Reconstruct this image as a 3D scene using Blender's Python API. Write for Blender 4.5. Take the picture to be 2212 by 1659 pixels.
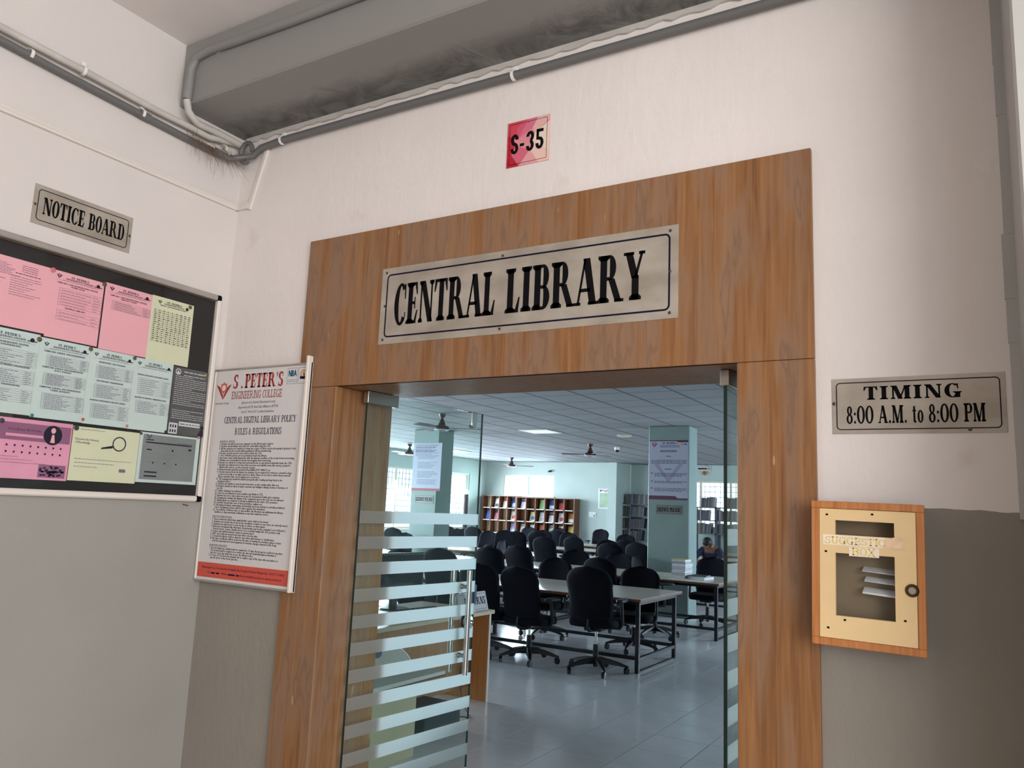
import bpy, bmesh, math, random
from mathutils import Vector, Matrix
random.seed(7)
sc = bpy.context.scene
for o in list(bpy.data.objects):
    bpy.data.objects.remove(o)
COL = sc.collection
R = math.radians

# ------------------------------------------------------------------ camera
IW, IH, FPX = 2212, 1659, 1699.54
CAM = Vector((3.169, -2.5, 1.55))
YAW, PIT, ROL = R(-31.18185), R(9.02388), R(2.45818)
cf = Vector((math.sin(YAW)*math.cos(PIT), math.cos(YAW)*math.cos(PIT), math.sin(PIT)))
cr0 = Vector((math.cos(YAW), -math.sin(YAW), 0)); cu0 = cr0.cross(cf)
cr = cr0*math.cos(ROL) + cu0*math.sin(ROL); cu = cu0*math.cos(ROL) - cr0*math.sin(ROL)
cam = bpy.data.cameras.new('camera'); camo = bpy.data.objects.new('camera', cam); COL.objects.link(camo)
camo.matrix_world = Matrix(((cr.x, cu.x, -cf.x, CAM.x), (cr.y, cu.y, -cf.y, CAM.y), (cr.z, cu.z, -cf.z, CAM.z), (0, 0, 0, 1)))
cam.sensor_width = 36; cam.lens = FPX*36/IW; cam.clip_start = .05; cam.clip_end = 200
sc.camera = camo

# ------------------------------------------------------------------ world, light, exposure
wd = bpy.data.worlds.new('world'); sc.world = wd; wd.use_nodes = True
bg = wd.node_tree.nodes['Background']; bg.inputs[0].default_value = (.86, .93, 1.0, 1); bg.inputs[1].default_value = 2.6
sc.view_settings.view_transform = 'Standard'; sc.view_settings.look = 'None'
sc.view_settings.exposure = 0.0; sc.view_settings.gamma = 1; sc.view_settings.use_curve_mapping = False
def area(name, loc, direction, sx, sy, power, color):
    l = bpy.data.lights.new(name, 'AREA'); l.shape = 'RECTANGLE'; l.size = sx; l.size_y = sy; l.energy = power; l.color = color
    o = bpy.data.objects.new(name, l); COL.objects.link(o); o.location = loc
    o.rotation_euler = Vector(direction).to_track_quat('-Z', 'Y').to_euler()
    return o
# daylight coming down the open side of the corridor, right of and behind the camera
area('corridor_daylight', (7.2, -4.3, 2.1), (-1, .72, -.02), 4.2, 2.6, 262, (1, .94, .905))
# daylight at the library windows (left wall, back wall, right wall), plus an added fill
area('window_daylight_a', (-10.55, 13.4, 1.8), (1, -.15, -.55), 3.0, 1.7, 620, (.80, .905, 1))
area('window_daylight_b', (-10.55, 16.4, 1.8), (1, -.15, -.55), 2.0, 1.7, 380, (.80, .905, 1))
area('window_daylight_c', (-8.7, 18.75, 2.3), (0, -1, -.2), 1.8, .65, 150, (.80, .905, 1))
area('window_daylight_d', (5.9, 12.2, 1.75), (-1, -.1, -.6), 5.4, 1.6, 900, (.78, .895, 1))
area('added_window_fill', (-10.55, 5.9, 1.75), (1, -.1, -.75), 5.6, 1.6, 1450, (.80, .905, 1))  # added fill behind an unseen window, brightens the door film and floor

# ------------------------------------------------------------------ pixel helpers (a pixel is a ray; the plane gives the distance)
def ray(x, y): return cf*FPX + cr*(x-IW/2) - cu*(y-IH/2)
def PXp(x, y, X): d = ray(x, y); return CAM + d*((X-CAM.x)/d.x)
def PYp(x, y, Y): d = ray(x, y); return CAM + d*((Y-CAM.y)/d.y)
def PZp(x, y, Z): d = ray(x, y); return CAM + d*((Z-CAM.z)/d.z)
def proj(P):
    d = Vector(P)-CAM; k = d.dot(cf)
    return (IW/2 + FPX*d.dot(cr)/k, IH/2 - FPX*d.dot(cu)/k)

# ------------------------------------------------------------------ materials
def lin(c):
    c = c/255.0
    return c/12.92 if c <= .04045 else ((c+.055)/1.055)**2.4
def rgb(r, g, b): return (lin(r), lin(g), lin(b), 1)
MAT = {}
def mat(name, col, rough=.5, metal=0., spec=.5, var=0., vscale=6., vstretch=(1, 1, 1), bump=0., bscale=40., bstretch=(1, 1, 1), col2=None, trans=0., alpha=None):
    if name in MAT: return MAT[name]
    m = bpy.data.materials.new(name); m.use_nodes = True; nt = m.node_tree; b = nt.nodes['Principled BSDF']
    b.inputs['Base Color'].default_value = col; b.inputs['Roughness'].default_value = rough; b.inputs['Metallic'].default_value = metal
    b.inputs['Specular IOR Level'].default_value = spec
    if var or col2 or bump:
        tc = nt.nodes.new('ShaderNodeTexCoord')
    if var or col2:
        mp = nt.nodes.new('ShaderNodeMapping'); mp.inputs['Scale'].default_value = vstretch
        nt.links.new(tc.outputs['Object'], mp.inputs['Vector'])
        n = nt.nodes.new('ShaderNodeTexNoise'); n.inputs['Scale'].default_value = vscale; n.inputs['Detail'].default_value = 5
        nt.links.new(mp.outputs[0], n.inputs['Vector'])
        r = nt.nodes.new('ShaderNodeValToRGB')
        c2 = col2 or tuple(min(1, c*(1+var)) for c in col[:3])+(1,); c1 = col if col2 else tuple(c*(1-var) for c in col[:3])+(1,)
        r.color_ramp.elements[0].color = c1; r.color_ramp.elements[0].position = .35
        r.color_ramp.elements[1].color = c2; r.color_ramp.elements[1].position = .65
        nt.links.new(n.outputs['Fac'], r.inputs[0]); nt.links.new(r.outputs[0], b.inputs['Base Color'])
    if bump:
        mp2 = nt.nodes.new('ShaderNodeMapping'); mp2.inputs['Scale'].default_value = bstretch
        nt.links.new(tc.outputs['Object'], mp2.inputs['Vector'])
        n2 = nt.nodes.new('ShaderNodeTexNoise'); n2.inputs['Scale'].default_value = bscale; n2.inputs['Detail'].default_value = 6
        nt.links.new(mp2.outputs[0], n2.inputs['Vector'])
        bp = nt.nodes.new('ShaderNodeBump'); bp.inputs['Strength'].default_value = bump; bp.inputs['Distance'].default_value = .01
        nt.links.new(n2.outputs['Fac'], bp.inputs['Height']); nt.links.new(bp.outputs[0], b.inputs['Normal'])
    MAT[name] = m; return m

def wall_mat(name, upper, lower, zsplit, wob=.012, bump=.28):
    """Painted plaster: upper coat above a dado of another colour, a hand-cut wavy edge between."""
    m = bpy.data.materials.new(name); m.use_nodes = True; nt = m.node_tree; b = nt.nodes['Principled BSDF']; L = nt.links.new; N = nt.nodes.new
    geo = N('ShaderNodeNewGeometry'); sep = N('ShaderNodeSeparateXYZ'); L(geo.outputs['Position'], sep.inputs[0])
    n = N('ShaderNodeTexNoise'); n.inputs['Scale'].default_value = 9; n.inputs['Detail'].default_value = 3; L(geo.outputs['Position'], n.inputs['Vector'])
    ma = N('ShaderNodeMath'); ma.operation = 'MULTIPLY_ADD'; L(n.outputs['Fac'], ma.inputs[0]); ma.inputs[1].default_value = wob*2; L(sep.outputs['Z'], ma.inputs[2])
    gt = N('ShaderNodeMath'); gt.operation = 'GREATER_THAN'; L(ma.outputs[0], gt.inputs[0]); gt.inputs[1].default_value = zsplit+wob
    v = N('ShaderNodeTexNoise'); v.inputs['Scale'].default_value = 2.2; v.inputs['Detail'].default_value = 6; L(geo.outputs['Position'], v.inputs['Vector'])
    def two(c, k):
        r = N('ShaderNodeValToRGB'); r.color_ramp.elements[0].position = .3; r.color_ramp.elements[1].position = .7
        r.color_ramp.elements[0].color = tuple(x*(1-k) for x in c[:3])+(1,); r.color_ramp.elements[1].color = c; L(v.outputs['Fac'], r.inputs[0]); return r
    up = two(upper, .05); lo = two(lower, .07)
    mix = N('ShaderNodeMix'); mix.data_type = 'RGBA'; L(gt.outputs[0], mix.inputs[0]); L(lo.outputs[0], mix.inputs[6]); L(up.outputs[0], mix.inputs[7])
    # brown water marks, sparse
    st = N('ShaderNodeTexNoise'); st.inputs['Scale'].default_value = 3.1; st.inputs['Detail'].default_value = 8; L(geo.outputs['Position'], st.inputs['Vector'])
    sr = N('ShaderNodeValToRGB'); sr.color_ramp.elements[0].position = .68; sr.color_ramp.elements[0].color = (0, 0, 0, 1); sr.color_ramp.elements[1].position = .8; sr.color_ramp.elements[1].color = (.5, .5, .5, 1); L(st.outputs['Fac'], sr.inputs[0])
    mx2 = N('ShaderNodeMix'); mx2.data_type = 'RGBA'; L(sr.outputs[0], mx2.inputs[0]); L(mix.outputs[2], mx2.inputs[6]); mx2.inputs[7].default_value = rgb(190, 172, 150)
    L(mx2.outputs[2], b.inputs['Base Color'])
    b.inputs['Roughness'].default_value = .55; b.inputs['Specular IOR Level'].default_value = .3
    n2 = N('ShaderNodeTexNoise'); n2.inputs['Scale'].default_value = 14; n2.inputs['Detail'].default_value = 9; n2.inputs['Roughness'].default_value = .62; mpb = N('ShaderNodeMapping'); mpb.inputs['Scale'].default_value = (1.6, 1.6, .55); L(geo.outputs['Position'], mpb.inputs[0]); L(mpb.outputs[0], n2.inputs['Vector'])
    bp = N('ShaderNodeBump'); bp.inputs['Strength'].default_value = bump; bp.inputs['Distance'].default_value = .012; L(n2.outputs['Fac'], bp.inputs['Height']); L(bp.outputs[0], b.inputs['Normal'])
    MAT[name] = m; return m

def wood_mat(name, dark, light, stain=None, axis='Z', scale=1., rough=.42):
    m = bpy.data.materials.new(name); m.use_nodes = True; nt = m.node_tree; b = nt.nodes['Principled BSDF']; L = nt.links.new; N = nt.nodes.new
    tc = N('ShaderNodeTexCoord'); mp = N('ShaderNodeMapping'); L(tc.outputs['Object'], mp.inputs[0])
    s = {'Z': (28, 28, 1.1), 'X': (1.1, 28, 28), 'Y': (28, 1.1, 28)}[axis]; mp.inputs['Scale'].default_value = tuple(x*scale for x in s)
    n = N('ShaderNodeTexNoise'); n.inputs['Scale'].default_value = 2.4; n.inputs['Detail'].default_value = 7; n.inputs['Distortion'].default_value = .5; L(mp.outputs[0], n.inputs['Vector'])
    r = N('ShaderNodeValToRGB'); r.color_ramp.elements[0].position = .28; r.color_ramp.elements[0].color = dark; r.color_ramp.elements[1].position = .7; r.color_ramp.elements[1].color = light; L(n.outputs['Fac'], r.inputs[0])
    last = r.outputs[0]
    if stain:
        mp2 = N('ShaderNodeMapping'); L(tc.outputs['Object'], mp2.inputs[0]); mp2.inputs['Scale'].default_value = (9, 9, 1.5)
        n3 = N('ShaderNodeTexNoise'); n3.inputs['Scale'].default_value = 1.5; n3.inputs['Detail'].default_value = 7; n3.inputs['Distortion'].default_value = .15; L(mp2.outputs[0], n3.inputs['Vector'])
        r3 = N('ShaderNodeValToRGB'); e = r3.color_ramp.elements; e[0].position = .42; e[0].color = (0, 0, 0, 1); e[1].position = .58; e[1].color = (.8, .8, .8, 1); L(n3.outputs['Fac'], r3.inputs[0])
        mx = N('ShaderNodeMix'); mx.data_type = 'RGBA'; L(r3.outputs[0], mx.inputs[0]); L(last, mx.inputs[6]); mx.inputs[7].default_value = stain; last = mx.outputs[2]
        # pale tide lines of the water stains
        r4 = N('ShaderNodeValToRGB'); e = r4.color_ramp.elements; e[0].position = .56; e[0].color = (0, 0, 0, 1); e[1].position = .60; e[1].color = (.28, .28, .28, 1)
        e2 = r4.color_ramp.elements.new(.64); e2.color = (0, 0, 0, 1); L(n3.outputs['Fac'], r4.inputs[0])
        mx2 = N('ShaderNodeMix'); mx2.data_type = 'RGBA'; L(r4.outputs[0], mx2.inputs[0]); L(last, mx2.inputs[6]); mx2.inputs[7].default_value = tuple(c*.45 for c in dark[:3])+(1,); last = mx2.outputs[2]
        mp5 = N('ShaderNodeMapping'); L(tc.outputs['Object'], mp5.inputs[0]); mp5.inputs['Scale'].default_value = (38, 38, 9); mp5.inputs['Rotation'].default_value = (0, .12, 0)
        n5 = N('ShaderNodeTexNoise'); n5.inputs['Scale'].default_value = 1.; n5.inputs['Detail'].default_value = 1; L(mp5.outputs[0], n5.inputs['Vector'])
        r5 = N('ShaderNodeValToRGB'); e = r5.color_ramp.elements; e[0].position = .77; e[0].color = (0, 0, 0, 1); e[1].position = .80; e[1].color = (.45, .45, .45, 1); L(n5.outputs['Fac'], r5.inputs[0])
        mx5 = N('ShaderNodeMix'); mx5.data_type = 'RGBA'; L(r5.outputs[0], mx5.inputs[0]); L(last, mx5.inputs[6]); mx5.inputs[7].default_value = rgb(206, 186, 160); last = mx5.outputs[2]
    L(last, b.inputs['Base Color']); b.inputs['Roughness'].default_value = rough; b.inputs['Specular IOR Level'].default_value = .4
    bp = N('ShaderNodeBump'); bp.inputs['Strength'].default_value = .08; bp.inputs['Distance'].default_value = .004; L(n.outputs['Fac'], bp.inputs['Height']); L(bp.outputs[0], b.inputs['Normal'])
    MAT[name] = m; return m

def glass_mat(name, tint, refl=.035, gloss=.02):
    """Sheet glass: straight-through transmission with a Fresnel mirror on top."""
    m = bpy.data.materials.new(name); m.use_nodes = True; nt = m.node_tree; nt.nodes.remove(nt.nodes['Principled BSDF']); L = nt.links.new; N = nt.nodes.new
    out = nt.nodes['Material Output']; t = N('ShaderNodeBsdfTransparent'); t.inputs[0].default_value = tint
    g = N('ShaderNodeBsdfGlossy'); g.inputs['Roughness'].default_value = gloss
    # Schlick reflectance from either side of the sheet
    geo = N('ShaderNodeNewGeometry'); dt = N('ShaderNodeVectorMath'); dt.operation = 'DOT_PRODUCT'; L(geo.outputs['Normal'], dt.inputs[0]); L(geo.outputs['Incoming'], dt.inputs[1])
    ab = N('ShaderNodeMath'); ab.operation = 'ABSOLUTE'; L(dt.outputs['Value'], ab.inputs[0])
    om = N('ShaderNodeMath'); om.operation = 'SUBTRACT'; om.inputs[0].default_value = 1; L(ab.outputs[0], om.inputs[1])
    pw = N('ShaderNodeMath'); pw.operation = 'POWER'; L(om.outputs[0], pw.inputs[0]); pw.inputs[1].default_value = 5
    fr = N('ShaderNodeMath'); fr.operation = 'MULTIPLY_ADD'; L(pw.outputs[0], fr.inputs[0]); fr.inputs[1].default_value = .95; fr.inputs[2].default_value = refl
    mx = N('ShaderNodeMixShader'); L(fr.outputs[0], mx.inputs[0]); L(t.outputs[0], mx.inputs[1]); L(g.outputs[0], mx.inputs[2]); L(mx.outputs[0], out.inputs[0])
    MAT[name] = m; return m

def frost_mat(name):
    m = bpy.data.materials.new(name); m.use_nodes = True; nt = m.node_tree; nt.nodes.remove(nt.nodes['Principled BSDF']); L = nt.links.new; N = nt.nodes.new
    out = nt.nodes['Material Output']; tl = N('ShaderNodeBsdfTranslucent'); tl.inputs[0].default_value = (.92, .95, .97, 1)
    df = N('ShaderNodeBsdfDiffuse'); df.inputs[0].default_value = (.75, .78, .78, 1); tr = N('ShaderNodeBsdfTransparent'); tr.inputs[0].default_value = (.9, .95, .95, 1)
    m1 = N('ShaderNodeMixShader'); m1.inputs[0].default_value = .08; L(tl.outputs[0], m1.inputs[1]); L(df.outputs[0], m1.inputs[2])
    m2 = N('ShaderNodeMixShader'); m2.inputs[0].default_value = .13; L(m1.outputs[0], m2.inputs[1]); L(tr.outputs[0], m2.inputs[2]); L(m2.outputs[0], out.inputs[0])
    MAT[name] = m; return m

def beam_mat(name):
    m = bpy.data.materials.new(name); m.use_nodes = True; nt = m.node_tree; b = nt.nodes['Principled BSDF']; L = nt.links.new; N = nt.nodes.new
    geo = N('ShaderNodeNewGeometry'); sep = N('ShaderNodeSeparateXYZ'); L(geo.outputs['Position'], sep.inputs[0])
    n = N('ShaderNodeTexNoise'); n.inputs['Scale'].default_value = 6.5; n.inputs['Detail'].default_value = 9; n.inputs['Roughness'].default_value = .65; n.inputs['Distortion'].default_value = 1.2; L(geo.outputs['Position'], n.inputs['Vector'])
    # damp, blistered paint with a ragged edge on the side of the soffit that meets the wall
    ad = N('ShaderNodeMath'); ad.operation = 'MULTIPLY_ADD'; L(n.outputs['Fac'], ad.inputs[0]); ad.inputs[1].default_value = .32; L(sep.outputs['Y'], ad.inputs[2])
    mr = N('ShaderNodeMapRange'); L(ad.outputs[0], mr.inputs[0]); mr.inputs[1].default_value = -.06; mr.inputs[2].default_value = .03
    r = N('ShaderNodeValToRGB'); r.color_ramp.elements[0].position = .35; r.color_ramp.elements[0].color = rgb(88, 88, 86); r.color_ramp.elements[1].position = .62; r.color_ramp.elements[1].color = rgb(138, 137, 132); L(n.outputs['Fac'], r.inputs[0])
    mx = N('ShaderNodeMix'); mx.data_type = 'RGBA'; L(mr.outputs[0], mx.inputs[0]); mx.inputs[6].default_value = rgb(140, 139, 136); L(r.outputs[0], mx.inputs[7])
    L(mx.outputs[2], b.inputs['Base Color']); b.inputs['Roughness'].default_value = .5
    bs = N('ShaderNodeMath'); bs.operation = 'MULTIPLY'; L(mr.outputs[0], bs.inputs[0]); bs.inputs[1].default_value = .9
    bp = N('ShaderNodeBump'); bp.inputs['Distance'].default_value = .05; L(bs.outputs[0], bp.inputs['Strength']); L(n.outputs['Fac'], bp.inputs['Height']); L(bp.outputs[0], b.inputs['Normal'])
    MAT[name] = m; return m

def steel_plate_mat(name):
    m = mat(name, rgb(186, 178, 166), .42, .35, .5, col2=rgb(160, 151, 138), vscale=5.5, vstretch=(1, 1, 1.6), bump=.03, bscale=60, bstretch=(1, 1, 20))
    return m

wall_mat('corridor_plaster', rgb(232, 225, 221), rgb(148, 142, 133), 1.6)
wall_mat('left_plaster', rgb(218, 212, 209), rgb(160, 158, 152), 1.53, bump=.12)
mat('right_plaster', rgb(182, 181, 178), .6, var=.05, vscale=2, bump=.05, bscale=20)
mat('ceiling_paint', rgb(230, 225, 223), .7, var=.04, vscale=3, bump=.06, bscale=15)
beam_mat('beam_paint')
wood_mat('surround_wood', rgb(118, 78, 46), rgb(156, 111, 70), rgb(142, 112, 90))
wood_mat('box_wood', rgb(166, 100, 52), rgb(196, 132, 78), None, 'Z', 1.6)
wood_mat('rack_wood', rgb(92, 58, 36), rgb(122, 80, 52), None, 'Z', 1)
wood_mat('desk_wood', rgb(166, 112, 62), rgb(188, 134, 82), None, 'Z', 1)
glass_mat('door_glass', (.90, .955, .935, 1))
glass_mat('board_glass', (.97, .98, .98, 1), .010)
glass_mat('window_glass', (.92, .97, 1, 1))
mat('glass_edge', rgb(14, 46, 42), .15, 0, .6)
frost_mat('frosted_film')
steel_plate_mat('steel_plate')
mat('sign_black', rgb(16, 15, 18), .9, 0, .1)
mat('sign_navy', rgb(26, 22, 44), .9, 0, .1)
mat('screw', rgb(88, 84, 80), .4, .8)
mat('chrome', rgb(200, 200, 198), .16, 1.)
mat('satin_steel', rgb(176, 170, 160), .3, 1.)
mat('pipe_grey', rgb(104, 104, 104), .45)
mat('pipe_white', rgb(196, 192, 186), .5, var=.08, vscale=10)
mat('clip_white', rgb(235, 232, 228), .4)
mat('trunking_white', rgb(222, 215, 208), .45)
mat('straw', rgb(112, 88, 62), .8)
mat('alu_frame', rgb(176, 172, 166), .35, .55, var=.08, vscale=8)
mat('alu_white', rgb(226, 218, 210), .4)
mat('board_black', rgb(30, 27, 27), .8)
mat('paper_pink', rgb(245, 178, 188), .8, var=.03, vscale=3)
mat('paper_pink2', rgb(232, 158, 184), .8, var=.05, vscale=5)
mat('paper_yellow', rgb(222, 222, 190), .8, var=.03, vscale=3)
mat('paper_blue', rgb(206, 220, 216), .8, var=.03, vscale=3)
mat('paper_grey', rgb(132, 136, 136), .8, var=.06, vscale=9)
mat('paper_dark', rgb(88, 86, 88), .8, var=.12, vscale=9)
mat('paper_white', rgb(228, 230, 234), .7)
mat('print_dark', rgb(46, 42, 58), .95, 0, .05)
mat('print_soft', rgb(120, 108, 128), .8)
mat('print_white', rgb(214, 214, 214), .8)
mat('print_violet', rgb(150, 96, 128), .8)
mat('tack_bronze', rgb(104, 92, 68), .5, .3, var=.2, vscale=90)
mat('tack_pink', rgb(212, 116, 128), .5)
mat('tack_green', rgb(44, 132, 118), .5)
mat('tack_orange', rgb(198, 92, 64), .5)
mat('tack_yellow', rgb(206, 170, 60), .5)
mat('tack_black', rgb(60, 56, 48), .5)
mat('rules_white', rgb(214, 210, 209), .5)
mat('rules_red', rgb(206, 84, 70), .5)
mat('logo_red', rgb(152, 40, 38), .5)
mat('logo_orange', rgb(206, 92, 64), .5)
mat('logo_blue', rgb(40, 124, 160), .5)
mat('logo_gold', rgb(200, 150, 60), .5)
mat('navy_text', rgb(28, 28, 62), .9, 0, .1)
mat('board_cream', rgb(226, 196, 146), .6, var=.04, vscale=6, bump=.03)
mat('box_dark', rgb(136, 118, 94), .7)
mat('paper_label', rgb(236, 222, 204), .7, var=.05, vscale=40)
mat('text_yellow', rgb(226, 200, 96), .6)
mat('lock_brass', rgb(84, 70, 52), .35, .8)
# library
mat('library_wall', rgb(180, 194, 188), .65, var=.03, vscale=2, bump=.04, bscale=10)
mat('pillar_paint', rgb(122, 139, 135), .5, var=.04, vscale=3, bump=.03, bscale=12)
mat('ceiling_tile', rgb(138, 139, 142), .8, var=.03, vscale=3)
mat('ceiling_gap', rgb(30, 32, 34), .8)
mat('floor_tile', rgb(230, 232, 235), .16, 0, .5, var=.04, vscale=4)
mat('floor_joint', rgb(58, 62, 64), .7)
mat('corridor_floor', rgb(176, 168, 156), .35, var=.05, vscale=3)
mat('chair_fabric', rgb(15, 16, 25), .9, 0, .2, bump=.15, bscale=500)
mat('chair_plastic', rgb(22, 24, 30), .42)
mat('caster_black', rgb(24, 26, 30), .35)
mat('table_top', rgb(214, 206, 190), .22, var=.03, vscale=5)
mat('table_edge', rgb(120, 76, 46), .5)
mat('table_frame', rgb(22, 24, 30), .4)
mat('upvc', rgb(214, 208, 190), .4)
mat('grille', rgb(120, 126, 122), .5)
mat('mullion_blue', rgb(120, 168, 196), .4)
mat('fan_brown', rgb(74, 46, 36), .4)
mat('fan_blade', rgb(92, 84, 84), .45)
mat('fan_trim', rgb(220, 222, 226), .3)
mat('shelf_grey', rgb(66, 72, 84), .45)
mat('keyboard', rgb(40, 44, 52), .5)
mat('monitor', rgb(22, 22, 26), .35)
mat('maroon', rgb(70, 34, 42), .5)
mat('cream_panel', rgb(206, 198, 164), .5)
mat('dark_green', rgb(38, 58, 60), .6)
mat('skin', rgb(124, 82, 64), .55)
mat('hair', rgb(22, 18, 18), .6)
mat('shirt_navy', rgb(34, 36, 62), .85)
mat('shirt_black', rgb(26, 26, 30), .85)
mat('trouser', rgb(40, 40, 48), .85)

# ------------------------------------------------------------------ mesh builder
class MB:
    def __init__(s): s.v = []; s.f = []; s.m = []; s.cm = 0
    def add(s, vs, fs):
        o = len(s.v); s.v += [tuple(v) for v in vs]; s.f += [tuple(i+o for i in f) for f in fs]; s.m += [s.cm]*len(fs); return s
    def box(s, x0, x1, y0, y1, z0, z1):
        return s.add([(x0, y0, z0), (x1, y0, z0), (x1, y1, z0), (x0, y1, z0), (x0, y0, z1), (x1, y0, z1), (x1, y1, z1), (x0, y1, z1)],
                     [(0, 3, 2, 1), (4, 5, 6, 7), (0, 1, 5, 4), (1, 2, 6, 5), (2, 3, 7, 6), (3, 0, 4, 7)])
    def quad(s, a, b, c, d): return s.add([a, b, c, d], [(0, 1, 2, 3)])
    def prism(s, pts, lo, hi, axis='y'):
        """polygon in the plane across `axis`, extruded from lo to hi. y: pts=(x,z); z: pts=(x,y); x: pts=(y,z)"""
        def P(p, t): return {'y': (p[0], t, p[1]), 'z': (p[0], p[1], t), 'x': (t, p[0], p[1])}[axis]
        n = len(pts); vs = [P(p, lo) for p in pts]+[P(p, hi) for p in pts]
        return s.add(vs, [tuple(range(n)), tuple(range(2*n-1, n-1, -1))]+[(i, i+n, (i+1) % n+n, (i+1) % n) for i in range(n)])
    def tube(s, path, r, n=10, cap=True):
        path = [Vector(p) for p in path]; rs = r if isinstance(r, (list, tuple)) else [r]*len(path); vs = []; fs = []; up = None
        for i, p in enumerate(path):
            t = (path[min(i+1, len(path)-1)]-path[max(i-1, 0)]).normalized()
            if up is None: up = Vector((0, 0, 1)) if abs(t.z) < .9 else Vector((1, 0, 0))
            a = (up - t*up.dot(t))
            if a.length < 1e-5: a = t.orthogonal()
            a.normalize(); b = t.cross(a); up = a
            for k in range(n):
                q = 2*math.pi*k/n; vs.append(p + (a*math.cos(q)+b*math.sin(q))*rs[i])
        for i in range(len(path)-1):
            for k in range(n): fs.append((i*n+k, i*n+(k+1) % n, (i+1)*n+(k+1) % n, (i+1)*n+k))
        if cap: fs += [tuple(range(n-1, -1, -1)), tuple(range((len(path)-1)*n, len(path)*n))]
        return s.add(vs, fs)
    def lathe(s, prof, n=20, c=(0, 0, 0), axis='z'):
        vs = []; fs = []
        for (r, h) in prof:
            for k in range(n):
                q = 2*math.pi*k/n; x, y = r*math.cos(q), r*math.sin(q)
                p = {'z': (x, y, h), 'y': (x, h, y), 'x': (h, x, y)}[axis]; vs.append((p[0]+c[0], p[1]+c[1], p[2]+c[2]))
        for i in range(len(prof)-1):
            for k in range(n): fs.append((i*n+k, i*n+(k+1) % n, (i+1)*n+(k+1) % n, (i+1)*n+k))
        if prof[0][0] > 1e-6: fs.append(tuple(range(n-1, -1, -1)))
        if prof[-1][0] > 1e-6: fs.append(tuple(range((len(prof)-1)*n, len(prof)*n)))
        return s.add(vs, fs)
    def flat(s, polys, y, dx=0, dz=0):
        """polygons given as (x,z) lists laid at depth y"""
        for p in polys: s.add([(a+dx, y, b+dz) for a, b in p], [tuple(range(len(p)))])
        return s
    def mesh(s, name, mats, bevel=0, smooth=0, fix=True):
        me = bpy.data.meshes.new(name); me.from_pydata(s.v, [], s.f)
        for m in (mats if isinstance(mats, (list, tuple)) else [mats]): me.materials.append(MAT[m] if isinstance(m, str) else m)
        for p, k in zip(me.polygons, s.m): p.material_index = k
        if bevel or fix:
            bm = bmesh.new(); bm.from_mesh(me)
            if fix: bmesh.ops.recalc_face_normals(bm, faces=bm.faces)
            if bevel:
                es = [e for e in bm.edges if len(e.link_faces) == 2 and e.calc_face_angle(0) > .6]
                bmesh.ops.bevel(bm, geom=es, offset=bevel, segments=1, affect='EDGES', profile=.7)
            bm.to_mesh(me); bm.free()
        if smooth:
            me.shade_smooth(); me.set_sharp_from_angle(angle=R(smooth))
        return me
    def build(s, name, mats, parent=None, bevel=0, smooth=0, loc=None, rotz=0, fix=True):
        return link(name, s.mesh(name, mats, bevel, smooth, fix), parent, loc, rotz)

def link(name, data, parent=None, loc=None, rotz=0):
    o = bpy.data.objects.new(name, data); COL.objects.link(o); o.parent = parent
    if loc is not None: o.location = loc
    if rotz: o.rotation_euler = (0, 0, rotz)
    return o
def tag(o, label, cat=None, group=None, kind=None):
    o['label'] = label
    if cat: o['category'] = cat
    if group: o['group'] = group
    if kind: o['kind'] = kind
    return o
def thing(name, label, cat, loc=(0, 0, 0), rotz=0, group=None, kind=None):
    return tag(link(name, None, None, loc, rotz), label, cat, group, kind)
def struct(o, label=None):
    o['kind'] = 'structure'
    if label: o['label'] = label
    return o
def copy_tree(root, loc, rotz=0.):
    def cp(o, par):
        c = o.copy(); COL.objects.link(c); c.parent = par
        for ch in o.children: cp(ch, c)
        return c
    c = cp(root, None); c.location = loc; c.rotation_euler = (0, 0, rotz); return c
FRONT, LEFT = 0., R(90)      # local x right, y into the wall, z up

# ------------------------------------------------------------------ lettering
# sans glyphs from the built-in font, cached one by one
_G = {}
_tc = bpy.data.curves.new('glyph', 'FONT'); _tc.resolution_u = 1; _to = bpy.data.objects.new('glyph', _tc); COL.objects.link(_to)
def _eval(body):
    _tc.body = body; bpy.context.view_layer.update(); e = _to.evaluated_get(bpy.context.evaluated_depsgraph_get()); m = e.to_mesh()
    vs = [(v.co.x, v.co.y) for v in m.vertices]; fs = [tuple(p.vertices) for p in m.polygons]; e.to_mesh_clear(); return vs, fs
def glyph(c):
    if c not in _G:
        if c == ' ': _G[c] = ([], [], .28)
        else:
            vs, fs = _eval(c); v2, _ = _eval(c+c)
            w = lambda v: max(p[0] for p in v)-min(p[0] for p in v)
            _G[c] = (vs, fs, w(v2)-w(vs))
    return _G[c]
def sans(text, h, width=None, squeeze=1., align='l', bold=0.):
    """polys of a line of text; h = cap height"""
    k = h/.72; x = 0; out = []
    for c in text:
        vs, fs, adv = glyph(c)
        for f in fs: out.append([((vs[i][0]+x), vs[i][1]) for i in f])
        x += adv
    sx = k*squeeze if width is None else width/max(x, 1e-6); tw = x*sx
    off = {'l': 0, 'c': -tw/2, 'r': -tw}[align]
    return [[(a*sx+off, b*k) for a, b in p] for p in out]

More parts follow.
